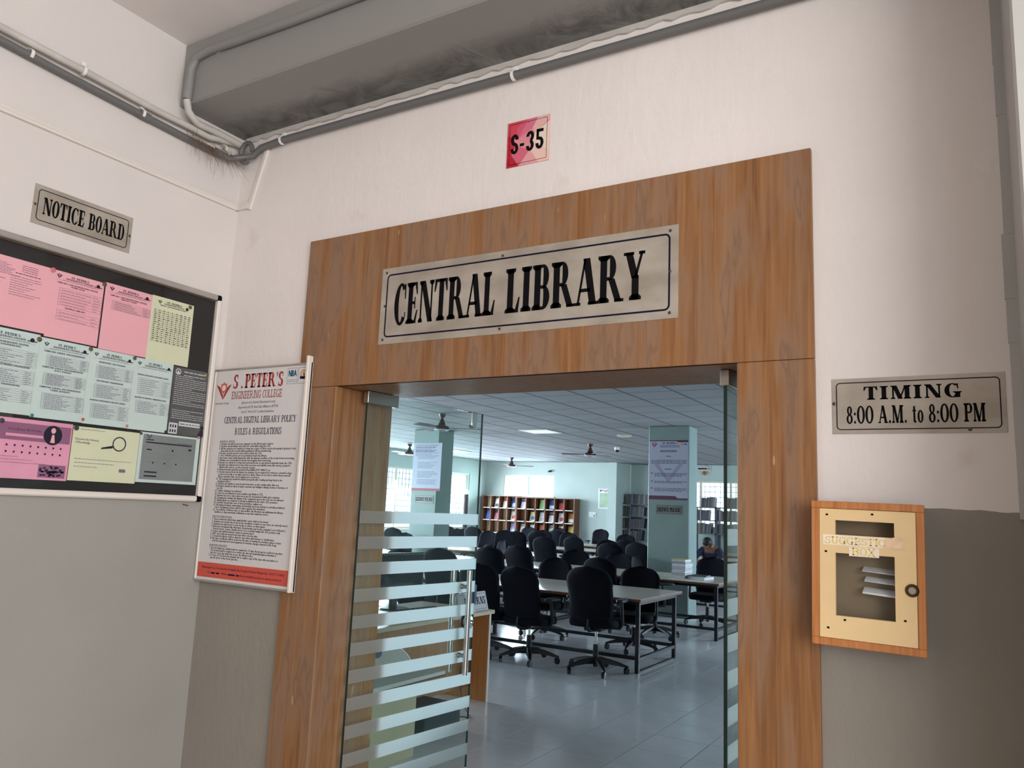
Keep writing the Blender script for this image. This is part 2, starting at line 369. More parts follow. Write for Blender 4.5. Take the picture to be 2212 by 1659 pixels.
# serif capitals drawn as stems, bars, diagonals and arcs on a 1-high body
def serif_glyph(c, T=.19, t=.075, sh=.065, sw=.09):
    P = []
    def rect(x0, x1, y0, y1): P.append([(x0, y0), (x1, y0), (x1, y1), (x0, y1)])
    def stem(x, y0=0., y1=1., top=True, bot=True, w=T, l=sw, r=sw):
        rect(x, x+w, y0, y1)
        if bot: P.append([(x-l, y0), (x+w+r, y0), (x+w+r, y0+sh), (x+w, y0+sh*1.8), (x, y0+sh*1.8), (x-l, y0+sh)])
        if top: P.append([(x-l, y1-sh), (x, y1-sh*1.8), (x+w, y1-sh*1.8), (x+w+r, y1-sh), (x+w+r, y1), (x-l, y1)])
    def diag(x0, y0, x1, y1, w): P.append([(x0, y0), (x0+w, y0), (x1+w, y1), (x1, y1)])
    def arc(cx, cy, rx, ry, a0, a1, tx, ty, n=14):
        for i in range(n):
            a, b = R(a0+(a1-a0)*i/n), R(a0+(a1-a0)*(i+1)/n); ix, iy = rx-tx, ry-ty
            P.append([(cx+rx*math.cos(a), cy+ry*math.sin(a)), (cx+rx*math.cos(b), cy+ry*math.sin(b)), (cx+ix*math.cos(b), cy+iy*math.sin(b)), (cx+ix*math.cos(a), cy+iy*math.sin(a))])
    def foot(x, y, l, r): P.append([(x-l, y), (x+r, y), (x+r, y+sh), (x-l, y+sh)])
    L0 = sw
    if c == 'I': stem(L0); w = T+2*sw
    elif c == 'L': stem(L0); rect(L0, L0+.5, 0, t); P.append([(L0+.36, t), (L0+.5, t), (L0+.55, .34), (L0+.49, .34)]); w = L0+.56
    elif c == 'T': stem(.25, top=False); rect(.0, .69, 1-t, 1); P.append([(0, 1-t), (.13, 1-t), (.04, .70), (-.02, .70)]); P.append([(.56, 1-t), (.69, 1-t), (.71, .70), (.65, .70)]); w = .70
    elif c in 'EF':
        stem(L0); rect(L0+T, L0+.5, 1-t, 1); rect(L0+T, L0+.4, .5-t/2, .5+t/2); P.append([(L0+.38, 1-t), (L0+.5, 1-t), (L0+.54, .70), (L0+.48, .70)]); rect(L0+.36, L0+.42, .36, .64)
        if c == 'E': rect(L0+T, L0+.5, 0, t); P.append([(L0+.38, t), (L0+.5, t), (L0+.57, .32), (L0+.51, .32)])
        w = L0+.58
    elif c in 'PRBD':
        if c == 'D': stem(L0, r=0); rect(L0+T, L0+.34, 1-t, 1); rect(L0+T, L0+.34, 0, t); arc(L0+.34, .5, .34, .5, 90, -90, T, t); w = L0+.70
        else:
            stem(L0, r=0 if c == 'B' else sw); m = .5
            rect(L0+T, L0+.36, 1-t, 1); rect(L0+T, L0+.36, m-t*.5, m+t*.5); arc(L0+.36, (1+m-t*.5)/2, .24, (1-m+t*.5)/2, 90, -90, T*.92, t)
            w = L0+.60
            if c == 'B': rect(L0+T, L0+.36, 0, t); arc(L0+.36, (m+t*.5)/2, .28, (m+t*.5)/2, 90, -90, T, t); w = L0+.66
            if c == 'R': diag(L0+.58, 0, L0+.30, m, T*.95); foot(L0+.58, 0, .03, T+.06); w = L0+.86
    elif c in 'OQ0': arc(.36, .5, .36, .52, 0, 360, T*.98, t, 28); w = .72
    elif c in 'CG':
        arc(.38, .5, .38, .52, 48, 180, T, t); arc(.38, .5, .38, .52, 180, 318, T, t)
        P.append([(.56, .98), (.64, 1.0), (.66, .62), (.60, .62)])
        if c == 'C': P.append([(.60, .12), (.66, .18), (.67, .30), (.62, .30)]); w = .68
        else: stem(.50, -.01, .42, True, False, T, .1, .07); w = .76
    elif c == 'U': stem(L0, .3, 1, True, False); arc(L0+.29, .3, .29, .32, 180, 360, T*.9, t*1.2); stem(L0+.58-t*1.2, .3, 1, True, False, t*1.2); w = L0*2+.60
    elif c == 'N': stem(L0, w=t*1.15, l=.08, r=.06); diag(L0-.02, 1, L0+.46, 0, T*1.05); stem(L0+.58, w=t*1.15, bot=False, l=.09, r=.08); w = L0*2+.66
    elif c == 'M': stem(L0, w=t*1.15, l=.08, r=.06); diag(L0-.01, 1, L0+.29, 0, T*1.0); diag(L0+.33, 0, L0+.62, 1, t*1.1); stem(L0+.62, w=T, l=.05, r=.08); w = L0*2+.83
    elif c == 'A': diag(.06, 0, .33, 1, t*1.15); diag(.56, 0, .29, 1, T*1.05); rect(.17, .58, .28, .28+t); foot(.07, 0, .09, .15); foot(.57, 0, .06, T+.07); w = .84
    elif c == 'V': diag(.27, 0, .04, 1, T*1.05); diag(.33, 0, .58, 1, t*1.15); foot(.05, 1-sh, .08, T+.06); foot(.57, 1-sh, .06, .15); w = .74
    elif c == 'W': diag(.22, 0, .04, 1, T); diag(.26, 0, .42, 1, t); diag(.58, 0, .40, 1, T); diag(.62, 0, .82, 1, t); foot(.05, 1-sh, .08, T+.04); foot(.80, 1-sh, .05, .15); w = .98
    elif c == 'Y': stem(.29, 0, .5, False, True); diag(.28, .45, .04, 1, T*1.02); diag(.37, .45, .62, 1, t*1.3); foot(.04, 1-sh, .06, T+.07); foot(.60, 1-sh, .06, .17); w = .80
    elif c == 'X': diag(.58, 0, .05, 1, T*1.05); diag(.07, 0, .60, 1, t*1.2); foot(.05, 1-sh, .06, T+.07); foot(.58, 1-sh, .06, .15); foot(.08, 0, .09, .15); foot(.56, 0, .05, T+.07); w = .84
    elif c == 'K': stem(L0); diag(L0+.22, .45, L0+.52, 1, t*1.2); diag(L0+.56, 0, L0+.28, .58, T); foot(L0+.52, 1-sh, .06, .14); foot(L0+.56, 0, .05, T+.06); w = L0+.84
    elif c == 'H': stem(L0); stem(L0+.48); rect(L0+T, L0+.48, .5-t/2, .5+t/2); w = L0*2+.67
    elif c == 'J': stem(.28, .2, 1, True, False); arc(.24, .2, .23, .22, 360, 180, T, t); w = .58
    elif c == 'Z': rect(.03, .58, 1-t, 1); rect(.03, .6, 0, t); diag(.03, t, .40, 1-t, T); rect(.03, .09, .72, 1); rect(.54, .6, 0, .28); w = .64
    elif c == 'S':
        arc(.30, .745, .27, .27, 30, 270, T*.9, t*1.2); arc(.30, .265, .29, .28, 90, -150, T*.95, t*1.2)
        rect(.30, .30, .48, .54); P.append([(.47, .98), (.53, 1.0), (.55, .68), (.49, .68)]); P.append([(.03, .0), (.08, .04), (.08, .32), (.02, .32)]); w = .60
    elif c == '8': arc(.28, .75, .23, .26, 0, 360, T*.8, t, 22); arc(.28, .26, .28, .28, 0, 360, T*.85, t, 22); w = .58
    elif c == '3': arc(.24, .74, .24, .27, 150, -90, T*.9, t); arc(.24, .26, .27, .28, 90, -150, T*.95, t); w = .54
    elif c == '5': rect(.08, .5, 1-t*1.4, 1); rect(.08, .15, .5, 1); arc(.24, .30, .27, .32, 115, -150, T*.95, t); w = .54
    elif c == ':': rect(.06, .22, .0, .15); rect(.06, .22, .48, .63); w = .28
    elif c == '.': rect(.04, .20, 0, .15); w = .26
    elif c == "'": P.append([(.03, 1), (.17, 1), (.12, .66), (.06, .66)]); w = .22
    elif c == '&': arc(.30, .76, .17, .25, 0, 360, .09, t); arc(.26, .27, .26, .29, 20, 330, .13, t, 20); diag(.52, 0, .18, .68, T*.8); w = .78
    elif c == '-': rect(.02, .30, .36, .50); w = .34
    elif c == 't': rect(.10, .10+T*.8, .06, .92); rect(.0, .36, .64, .70); arc(.24, .12, .14, .13, 180, 330, T*.5, t); w = .40
    elif c == 'o': arc(.25, .34, .25, .36, 0, 360, T*.85, t, 22); w = .52
    elif c == ' ': w = .34
    else: w = .4
    return P, w
_S = {}
def serif(text, h, width=None, align='l', gap=.04, T=.235, t=.075):
    x = 0; out = []
    for c in text:
        key = (c, T, t)
        if key not in _S: _S[key] = serif_glyph(c, T, t)
        P, w = _S[key]
        out += [[(a+x, b) for a, b in p] for p in P]; x += w+gap
    x -= gap; sx = h if width is None else width/x; tw = x*sx; off = {'l': 0, 'c': -tw/2, 'r': -tw}[align]
    return [[(a*sx+off, b*h) for a, b in p] for p in out]
def rrect_ring(x0, x1, z0, z1, r, t, n=5):
    """rounded rectangle outline as quads"""
    def ring(x0, x1, z0, z1, r):
        pts = []
        for cx, cz, a0 in ((x1-r, z1-r, 0), (x0+r, z1-r, 90), (x0+r, z0+r, 180), (x1-r, z0+r, 270)):
            for i in range(n+1): a = R(a0+90*i/n); pts.append((cx+r*math.cos(a), cz+r*math.sin(a)))
        return pts
    o = ring(x0, x1, z0, z1, r); i_ = ring(x0+t, x1-t, z0+t, z1-t, max(r-t, .0005)); m = len(o)
    return [[o[k], o[(k+1) % m], i_[(k+1) % m], i_[k]] for k in range(m)]
def disc(cx, cz, r, n=14, rz=None): rz = rz or r; return [[(cx+r*math.cos(2*math.pi*k/n), cz+rz*math.sin(2*math.pi*k/n)) for k in range(n)]]
def bar(x0, x1, z0, z1): return [[(x0, z0), (x1, z0), (x1, z1), (x0, z1)]]
def words(x0, x1, z, h, rnd, fill=1.):
    """a run of unreadable small print: word-long dashes"""
    out = []; x = x0; end = x0+(x1-x0)*fill
    while x < end:
        w = min(h*rnd.uniform(1.5, 5.5), end-x)
        out += bar(x, x+w, z, z+h*.62); x += w+h*.75
    return out
def ring2(cx, cz, r, t, n=20): return [[(cx+r*math.cos(2*math.pi*k/n), cz+r*math.sin(2*math.pi*k/n)), (cx+r*math.cos(2*math.pi*(k+1)/n), cz+r*math.sin(2*math.pi*(k+1)/n)), (cx+(r-t)*math.cos(2*math.pi*(k+1)/n), cz+(r-t)*math.sin(2*math.pi*(k+1)/n)), (cx+(r-t)*math.cos(2*math.pi*k/n), cz+(r-t)*math.sin(2*math.pi*k/n))] for k in range(n)]
def crest(cx, cz, s):
    """winged V and cog wheel; returns (wings, wheel)"""
    wings = [[(cx-s, cz+.55*s), (cx-.62*s, cz+.42*s), (cx-.05*s, cz-.42*s), (cx, cz-.85*s)], [(cx+s, cz+.55*s), (cx, cz-.85*s), (cx+.05*s, cz-.42*s), (cx+.62*s, cz+.42*s)]]
    wheel = ring2(cx, cz+.25*s, .44*s, .15*s, 16)
    for k in range(8):
        a = 2*math.pi*k/8; c, d = math.cos(a), math.sin(a); wheel.append([(cx+.42*s*c-.08*s*d, cz+.25*s+.42*s*d+.08*s*c), (cx+.42*s*c+.08*s*d, cz+.25*s+.42*s*d-.08*s*c), (cx+.54*s*c+.05*s*d, cz+.25*s+.54*s*d-.05*s*c), (cx+.54*s*c-.05*s*d, cz+.25*s+.54*s*d+.05*s*c)])
    return wings, wheel

# ================================================================== THE CORRIDOR SHELL
OX0, OX1, LZ, WT = .786, 2.5035, 2.042, .35          # door opening, lintel height, wall thickness
SX0, SX1, SZ = .557, 2.738, 2.7225                   # timber surround
RX = 3.2665                                          # face of the pier at the right
CZ = 3.66
w = MB()
for b in ((-.2, OX0-.016, 0, WT, 0, CZ), (OX1+.016, 12, 0, WT, 0, CZ), (OX0-.016, OX1+.016, 0, WT, LZ+.016, CZ)): w.box(*b)
struct(w.build('wall_front', 'corridor_plaster'), 'off-white plaster wall with grey dado around the library entrance')
struct(MB().box(-.2, 0, -5.2, 0, 0, CZ).build('wall_left', 'left_plaster'), 'off-white plaster wall with grey dado behind the notice board')
struct(MB().box(RX, RX+.5, -.46, 0, 0, CZ).build('wall_right', 'right_plaster', bevel=.006), 'pale grey pier at the right edge of the picture')
m = MB(); rnd = random.Random(3)
zz = 1.58
while zz < CZ-.05:
    h = rnd.uniform(.12, .4); e = rnd.uniform(.018, .03); m.box(RX-e, RX, -rnd.uniform(.006, .012), 0, zz, min(zz+h, CZ)); zz += h
struct(m.build('trim_2', 'right_plaster'), 'rough plaster fillet in the corner beside the pier')
struct(MB().box(-.2, 12, -5.2, 0, CZ, CZ+.15).build('ceiling', 'ceiling_paint'), 'pale corridor ceiling above the grey beam')
struct(MB().box(-.2, 4.6, -5.4, -5.2, 0, CZ).build('wall_sky_block', 'ceiling_paint'))  # unseen wall added to block sky light from behind the camera
struct(MB().box(-.2, 14, -7, WT, -.15, 0).build('floor', 'corridor_floor'))
m = MB(); n = 60; rnd = random.Random(5); pts = []
for i in range(n+1):                                  # concrete beam: ragged bottom edge where it meets the wall
    x = 12*i/n; pts.append(x)
m.box(0, 12, -.385, 0, 3.345, CZ)
struct(m.build('beam', 'beam_paint', bevel=.008), 'grey painted concrete beam with blistered paint across the top')
m = MB(); rnd = random.Random(9); top = []; bot = []
for i in range(90):
    x = .03+i*.035; top.append((x, 3.352)); bot.append((x, 3.322+rnd.uniform(-.006, .008)))
m.prism(bot+top[::-1], -.012, 0, 'y')
struct(m.build('trim_3', 'pipe_white'), 'ragged pale plaster edge under the beam')

# timber surround of the entrance
sur = link('trim_1', None, None, ((SX0+SX1)/2, 0, 0)); struct(sur, 'brown veneered timber surround of the library doorway with water stains')
def spart(name, *b, bevel=.0015):
    o = MB().box(*b).build(name, 'surround_wood', None, bevel=bevel); o.parent = sur; o.location = -Vector(sur.location); return o
spart('header_panel', SX0, SX1, -.022, 0, LZ, SZ)
spart('side_panel', SX0, OX0-.0006, -.022, 0, 0, LZ-.0015)
spart('side_panel', OX1+.0006, SX1, -.022, 0, 0, LZ-.0015)
spart('reveal_panel', OX0-.015, OX0, -.019, WT+.01, 0, LZ-.001)
spart('reveal_panel', OX1, OX1+.015, -.019, WT+.01, 0, LZ-.001)
spart('soffit_panel', OX0-.015, OX1+.015, -.017, WT+.01, LZ, LZ+.015)

# ------------------------------------------------------------------ conduits along the beam and left wall
def clip(par, P, d, wall, r=.017):
    """saddle clip round a pipe: wall 'f' (front wall) or 'l' (left wall)"""
    m = MB(); d = Vector(d).normalized(); out = Vector((0, -1, 0)) if wall == 'f' else Vector((1, 0, 0)); side = d.cross(out); P = Vector(P)
    arc = [P+(out*math.cos(a)+side*math.sin(a))*(r) for a in [R(x) for x in range(-110, 111, 22)]]
    vs = []; fs = []
    for q in arc:
        e = (q-P).normalized()*.004
        for s_ in (-.006, .006): vs += [q+d*s_, q+d*s_+e]
    for i in range(len(arc)-1):
        o = i*4; fs += [(o+1, o+3, o+7, o+5), (o, o+1, o+5, o+4), (o+2, o+6, o+7, o+3), (o, o+4, o+6, o+2)]
    m.add(vs, fs); c = P-side*(r+.014)-out*.010; m.box(c.x-.008, c.x+.008, c.y-.008, c.y+.008, c.z-.008, c.z+.008)
    o = m.build('clip', 'clip_white', None, smooth=40); o.parent = par; o.location = -Vector(par.location); return o
def pipe(par, name, path, r, m, n=12):
    o = MB().tube(path, r, n).build(name, m, None, smooth=50); o.parent = par; o.location = -Vector(par.location); return o
# grey pipe: along left wall, loop in the corner, then along front wall
gl = [PXp(x, y, .022) for x, y in ((-260, -48), (0, 86), (150, 166), (310, 250), (400, 297), (478, 336))]
gf = [PYp(x, y, -.030) for x, y in ((612, 302), (860, 232), (1110, 163), (1400, 81), (1700, -4), (1960, -78))]
loop = [Vector((.045, -.20, gl[-1].z-.002)), Vector((.05, -.12, gl[-1].z-.012)), Vector((.075, -.06, gf[0].z-.055)), Vector((.12, -.035, gf[0].z-.045)), Vector((.17, -.03, gf[0].z-.01))]
g = thing('conduit_pipe', 'grey plastic conduit pipe running along both walls below the beam', 'pipe', (0, -.05, gf[0].z-.05))
pipe(g, 'pipe', gl+loop+gf, .0165, 'pipe_grey')
for px, py in ((66, 117), (307, 246), (484, 322)):
    P = PXp(px, py, .022); clip(g, P, gl[2]-gl[1], 'l', .018)
for px, py in ((610, 303), (1110, 163)):
    P = PYp(px, py, -.03); clip(g, P, gf[2]-gf[0], 'f', .018)
c = PXp(322, 256, .022); pipe(g, 'coupling', [c, c+(gl[2]-gl[1]).normalized()*-.05], .0195, 'pipe_grey')
lp = [Vector((.10, -.05, gf[0].z-.035))+Vector((.055*math.cos(a)*.75, -.01, .052*math.sin(a))) for a in [2*math.pi*k/16 for k in range(14)]]
pipe(g, 'cable_loop', lp, .012, 'pipe_grey', 8)
g = thing('conduit_pipe', 'white painted pipe running above the grey conduit on the left wall', 'pipe', (0, -1.2, 3.3))
wl = [PXp(x, y, .032) for x, y in ((-260, -84), (0, 58), (180, 153), (340, 240), (405, 272), (450, 296), (515, 312))]
pipe(g, 'pipe', wl, .0155, 'pipe_white'); P = PXp(180, 153, .032); clip(g, P, wl[2]-wl[1], 'l', .0175)
g = thing('conduit_pipe', 'grey pipe bent around the end of the beam against the ceiling', 'pipe', (0.05, -.4, 3.6))
bp_ = [PYp(x, y, -.40) for x, y in ((1080, -118), (800, -18), (640, 42), (500, 92), (455, 107))]
bp_ += [PYp(x, y, -.40) for x, y in ((425, 124), (413, 150), (408, 190), (404, 215))]
mat('pipe_painted', rgb(134, 133, 130), .5, var=.05, vscale=6); pipe(g, 'pipe', bp_, .021, 'pipe_painted')
b2 = [PYp(404, 215, -.40), PYp(407, 240, -.385), PXp(425, 266, .05), PXp(470, 287, .05), PXp(535, 322, .045)]
pipe(g, 'sleeve', b2, .0165, 'pipe_white')
b0 = PYp(470, 100, -.392); o = MB().box(b0.x-.012, b0.x+.02, -.4, -.38, b0.z-.03, b0.z).build('bracket', 'pipe_white'); o.parent = g; o.location = -Vector(g.location)
# white trunking
g = thing('cable_trunking', 'white plastic cable trunking along the left wall above the notice board sign', 'trunking', (0, -1, 2.8))
za = (PXp(0, 216, .01).z+PXp(506, 449, .01).z)/2
o = MB().box(0, .014, -2.6, -.002, za-.024, za+.006).build('channel', 'trunking_white', None, bevel=.002); o.parent = g; o.location = -Vector(g.location)
o = MB().box(.003, .0165, -2.6, -.02, za-.012, za-.002).build('lid_ridge', 'trunking_white', None, bevel=.002); o.parent = g; o.location = -Vector(g.location)
a, b = PYp(516, 449, -.01), PYp(536, 446, -.01); o = MB().box(.002, b.x, -.014, 0, za-.024, za+.006).build('corner_piece', 'trunking_white', None, bevel=.002); o.parent = g; o.location = -Vector(g.location)
a, b = PYp(537, 452, -.01), PYp(577, 322, -.01); d = (b-a).normalized(); s_ = Vector((d.z, 0, -d.x))*.012
m = MB(); q = [a-s_, a+s_, b+s_, b-s_]; m.prism([(v.x, v.z) for v in q], -.014, 0, 'y'); o = m.build('riser', 'trunking_white', None, bevel=.002); o.parent = g; o.location = -Vector(g.location)
# dry straw caught behind the pipes
m = MB(); rnd = random.Random(11)
for i in range(95):
    px = rnd.uniform(402, 500); base = PXp(px, 285+(px-402)*.52+rnd.uniform(-8, 10), .055+rnd.uniform(-.01, .02))
    a = rnd.gauss(R(-32), R(38)); L_ = rnd.uniform(.03, .13); e = base+Vector((rnd.uniform(-.01, .03), math.cos(a)*L_, math.sin(a)*L_-.02)); mid = (base+e)/2+Vector((rnd.uniform(0, .012), 0, rnd.uniform(-.012, .012)))
    m.tube([base, mid, e], [.0008, .0006, .0003], 3, False)
tag(m.build('straw_tuft', 'straw', fix=False), 'tuft of dry brown straw caught behind the conduit pipes in the corner', 'straw', kind='stuff')
# spare clip and nail hole
P = PXp(370, 277, .006); o = MB().box(0, .008, P.y-.014, P.y+.014, P.z-.008, P.z+.006).build('loose_clip', 'clip_white', None, bevel=.002); tag(o, 'small empty white pipe clip left on the left wall', 'clip')

# ------------------------------------------------------------------ sign plates
def plate(name, label, cat, wall, u0, u1, z0, z1, lines, border=None, screws=(), th=.002, m='steel_plate', base=0., bm='sign_navy', tm='sign_black'):
    """u runs along the wall; base = how far the plate's back stands off the wall"""
    loc = (u0, -base, z0) if wall == FRONT else (base, u0, z0)
    t = thing(name, label, cat, loc, wall); W_, H_ = u1-u0, z1-z0
    MB().box(0, W_, -th, 0, 0, H_).build('plate', m, t, bevel=.0004)
    if border:
        ins, tk, r = border; MB().flat(rrect_ring(ins, W_-ins, ins, H_-ins, r, tk), -th-.0006).build('border_line', bm, t)
    L_ = MB()
    for polys, cx, z in lines: L_.flat(polys, -th-.0006, cx, z)
    if lines: L_.build('lettering', tm, t)
    for sx, sz in screws: MB().lathe([(.0055, 0), (.0055, -.0015), (.003, -.0028), (0, -.003)], 10, (sx*W_, -th, sz*H_), 'y').build('screw', 'screw', t, smooth=40)
    return t, W_, H_
a0, a1 = PYp(827.5, 584.5, -.024).x, PYp(1465, 590, -.024).x; zt, zb = 2.535, 2.206
W_, H_ = a1-a0, zt-zb
t_, W_, H_ = plate('library_sign', 'large steel sign reading CENTRAL LIBRARY screwed on the timber header', 'sign', FRONT, a0, a1, zb, zt,
      [(serif('CENTRAL', H_*.53, W_*.382, T=.255), W_*.058, H_*.235), (serif('LIBRARY', H_*.53, W_*.436, T=.255), W_*.475, H_*.235)], (.028, .0065, .02),
      [(x, y) for x in (.018, .46, .978) for y in (.06, .94)]+[(.018, .5), (.978, .5)], base=.022)
def walltext(px, wall, off): return PXp(*px, off) if wall == LEFT else PYp(*px, -off)
n0, n1 = PXp(70, 440, 0), PXp(283, 510, 0); W_, H_ = n1.y-n0.y, 2.742-2.580
plate('notice_sign', 'small steel sign reading NOTICE BOARD above the notice board', 'sign', LEFT, n0.y, n1.y, 2.580, 2.742,
      [(serif('NOTICE', H_*.43, W_*.405), W_*.095, H_*.29), (serif('BOARD', H_*.43, W_*.38), W_*.54, H_*.29)], (.017, .0032, .014), [(.02, .48), (.98, .48)])
t0, t1 = PYp(1797.5, 880, 0), PYp(2174, 868, 0); W_, H_ = t1.x-t0.x, .166
plate('timing_sign', 'small steel sign reading TIMING 8:00 A.M. to 8:00 PM', 'sign', FRONT, t0.x, t1.x, 1.811, 1.977,
      [(serif('TIMING', H_*.235, W_*.56, gap=.12), W_*.20, H_*.605), (serif('8:00 A.M. to 8:00 PM', H_*.31, W_*.80, T=.205, t=.085), W_*.09, H_*.185)], (.012, .0028, .012), [(.015, .55), (.80, .06)])
# S-35 room plate: facets of red and pink, dark outline, bold number
s0, s1 = PYp(1096.5, 320, 0).x, PYp(1187.5, 300, 0).x; zs0, zs1 = 2.884, 3.074; W_, H_ = s1-s0, zs1-zs0
t = thing('room_number_plate', 'red and pink faceted plate reading S-35 above the doorway', 'sign', (s0, 0, zs0), FRONT)
MB().box(0, W_, -.003, 0, 0, H_).build('plate', mat('s35_pink', rgb(222, 150, 156), .45), t)
fac = [((196, 26, 52), [(0, 0), (.30, 0), (.12, .28), (.22, .5), (.0, .55)]), ((178, 16, 40), [(0, .0), (.3, 0), (.12, .25), (0, .12)]), ((204, 44, 62), [(0, .55), (.22, .5), (.06, .78), (0, .72)]), ((188, 22, 46), [(0, .72), (.06, .78), (.22, .62), (.0, .56)]),
       ((206, 66, 82), [(0, .72), (.25, .62), (.42, 1), (0, 1)]), ((206, 88, 112), [(.25, .60), (.5, 1), (.42, 1), (.22, .85)]), ((214, 110, 134), [(.25, .60), (.6, .78), (.72, 1), (.5, 1)]), ((222, 140, 152), [(.25, .60), (.3, .42), (.62, .50), (.6, .78)]),
       ((212, 100, 124), [(.3, 0), (.55, .32), (.30, .42), (.12, .25)]), ((224, 160, 160), [(.3, 0), (.75, 0), (.6, .3), (.55, .32)]), ((234, 196, 184), [(.55, .32), (.75, 0), (1, 0), (1, .4), (.62, .5)]), ((232, 214, 198), [(.62, .5), (1, .2), (1, .86), (.66, .66)]), ((226, 176, 170), [(.6, .78), (.66, .66), (1, .9), (1, 1), (.72, 1)])]
for i, (c, p) in enumerate(fac):
    mat('s35_%d' % i, rgb(*c), .45); MB().flat([[(x*W_, z*H_) for x, z in p]], -.0033-.00004*i).build('facet', 's35_%d' % i, t)
MB().flat(rrect_ring(.010, W_-.010, .010, H_-.010, .002, .0016), -.0045).build('border_line', 'sign_navy', t)
def barc(cx, cy, rx, ry, a0, a1, tx, ty, n=16):
    return [[(cx+rx*math.cos(a), cy+ry*math.sin(a)), (cx+rx*math.cos(b), cy+ry*math.sin(b)), (cx+(rx-tx)*math.cos(b), cy+(ry-ty)*math.sin(b)), (cx+(rx-tx)*math.cos(a), cy+(ry-ty)*math.sin(a))] for a, b in [(R(a0+(a1-a0)*i/n), R(a0+(a1-a0)*(i+1)/n)) for i in range(n)]]
T1, T2 = .19, .155      # condensed bold numerals
NS = [barc(.25, .715, .25, .285, 0, 270, T1, T2)+barc(.25, .285, .25, .285, 90, -180, T1, T2), bar(0, .27, .33, .47), barc(.25, .73, .25, .27, 180, -90, T1, T2)+barc(.25, .27, .25, .27, 90, -180, T1, T2), bar(.03, .47, .845, 1)+bar(.03, .19, .47, 1)+barc(.24, .30, .255, .30, 120, -180, T1, T2)]
L_ = MB(); ux = W_*.82/2.22; uz = H_*.44; xx = W_*.09
for g_, adv in zip(NS, (.60, .40, .62, .6)):
    L_.flat([[(x*ux, z*uz) for x, z in p] for p in g_], -.0046, xx, H_*.28); xx += adv*ux
L_.build('lettering', 'sign_black', t)
MB().lathe([(.0022, 0), (.0015, -.001), (0, -.001)], 8, (W_*.5, -.0036, H_*.93), 'y').build('screw', 'screw', t)

# ------------------------------------------------------------------ notice board on the left wall
BY0, BY1, BZ0, BZ1 = -1.75, -.058, 1.522, 2.509
t = thing('notice_board', 'black notice board in an aluminium frame behind glass on the left wall', 'notice board', (0, BY0, BZ0), LEFT); W_, H_ = BY1-BY0, BZ1-BZ0
MB().box(.01, W_-.01, -.008, 0, .01, H_-.01).build('backing', 'board_black', t)
fr, fd = .026, .030
MB().box(.02, W_-.022, -fd, 0, H_-fr, H_).build('frame_rail', 'alu_frame', t, bevel=.004)
MB().box(.02, W_-.022, -fd, 0, 0, fr).build('frame_rail', 'alu_white', t, bevel=.006)
MB().box(0, fr, -fd, 0, .02, H_-.02).build('frame_rail', 'alu_white', t, bevel=.004)
MB().box(W_-fr*.8, W_, -fd, 0, .022, H_-.022).build('frame_rail', 'alu_white', t, bevel=.004)
for x, z in ((0, 0), (W_-.026, 0), (0, H_-.026), (W_-.026, H_-.026)): MB().box(x-.001, x+.027, -fd-.002, 0, z-.001, z+.027).build('corner_cap', 'sign_black', t, bevel=.006)
MB().box(fr, W_-fr, -.0215, -.0185, fr, H_-fr).build('glass_pane', 'board_glass', t)
MB().box(W_*.0+fr, W_-fr, -.018, -.0165, H_-fr-.006, H_-fr).build('rail_lip', mat('lip_brown', rgb(84, 62, 48), .5), t)
for yy in (-.27, -.20): pass
tg = thing('wall_hook', 'small rusty screw hook under the notice board', 'hook', (0, -.135, 1.508), LEFT)
MB().tube([(0, 0, 0), (0, -.012, -.002), (.012, -.016, -.004), (.02, -.012, -.006)], .0022, 6).build('hook', mat('rust', rgb(96, 58, 40), .7), tg)

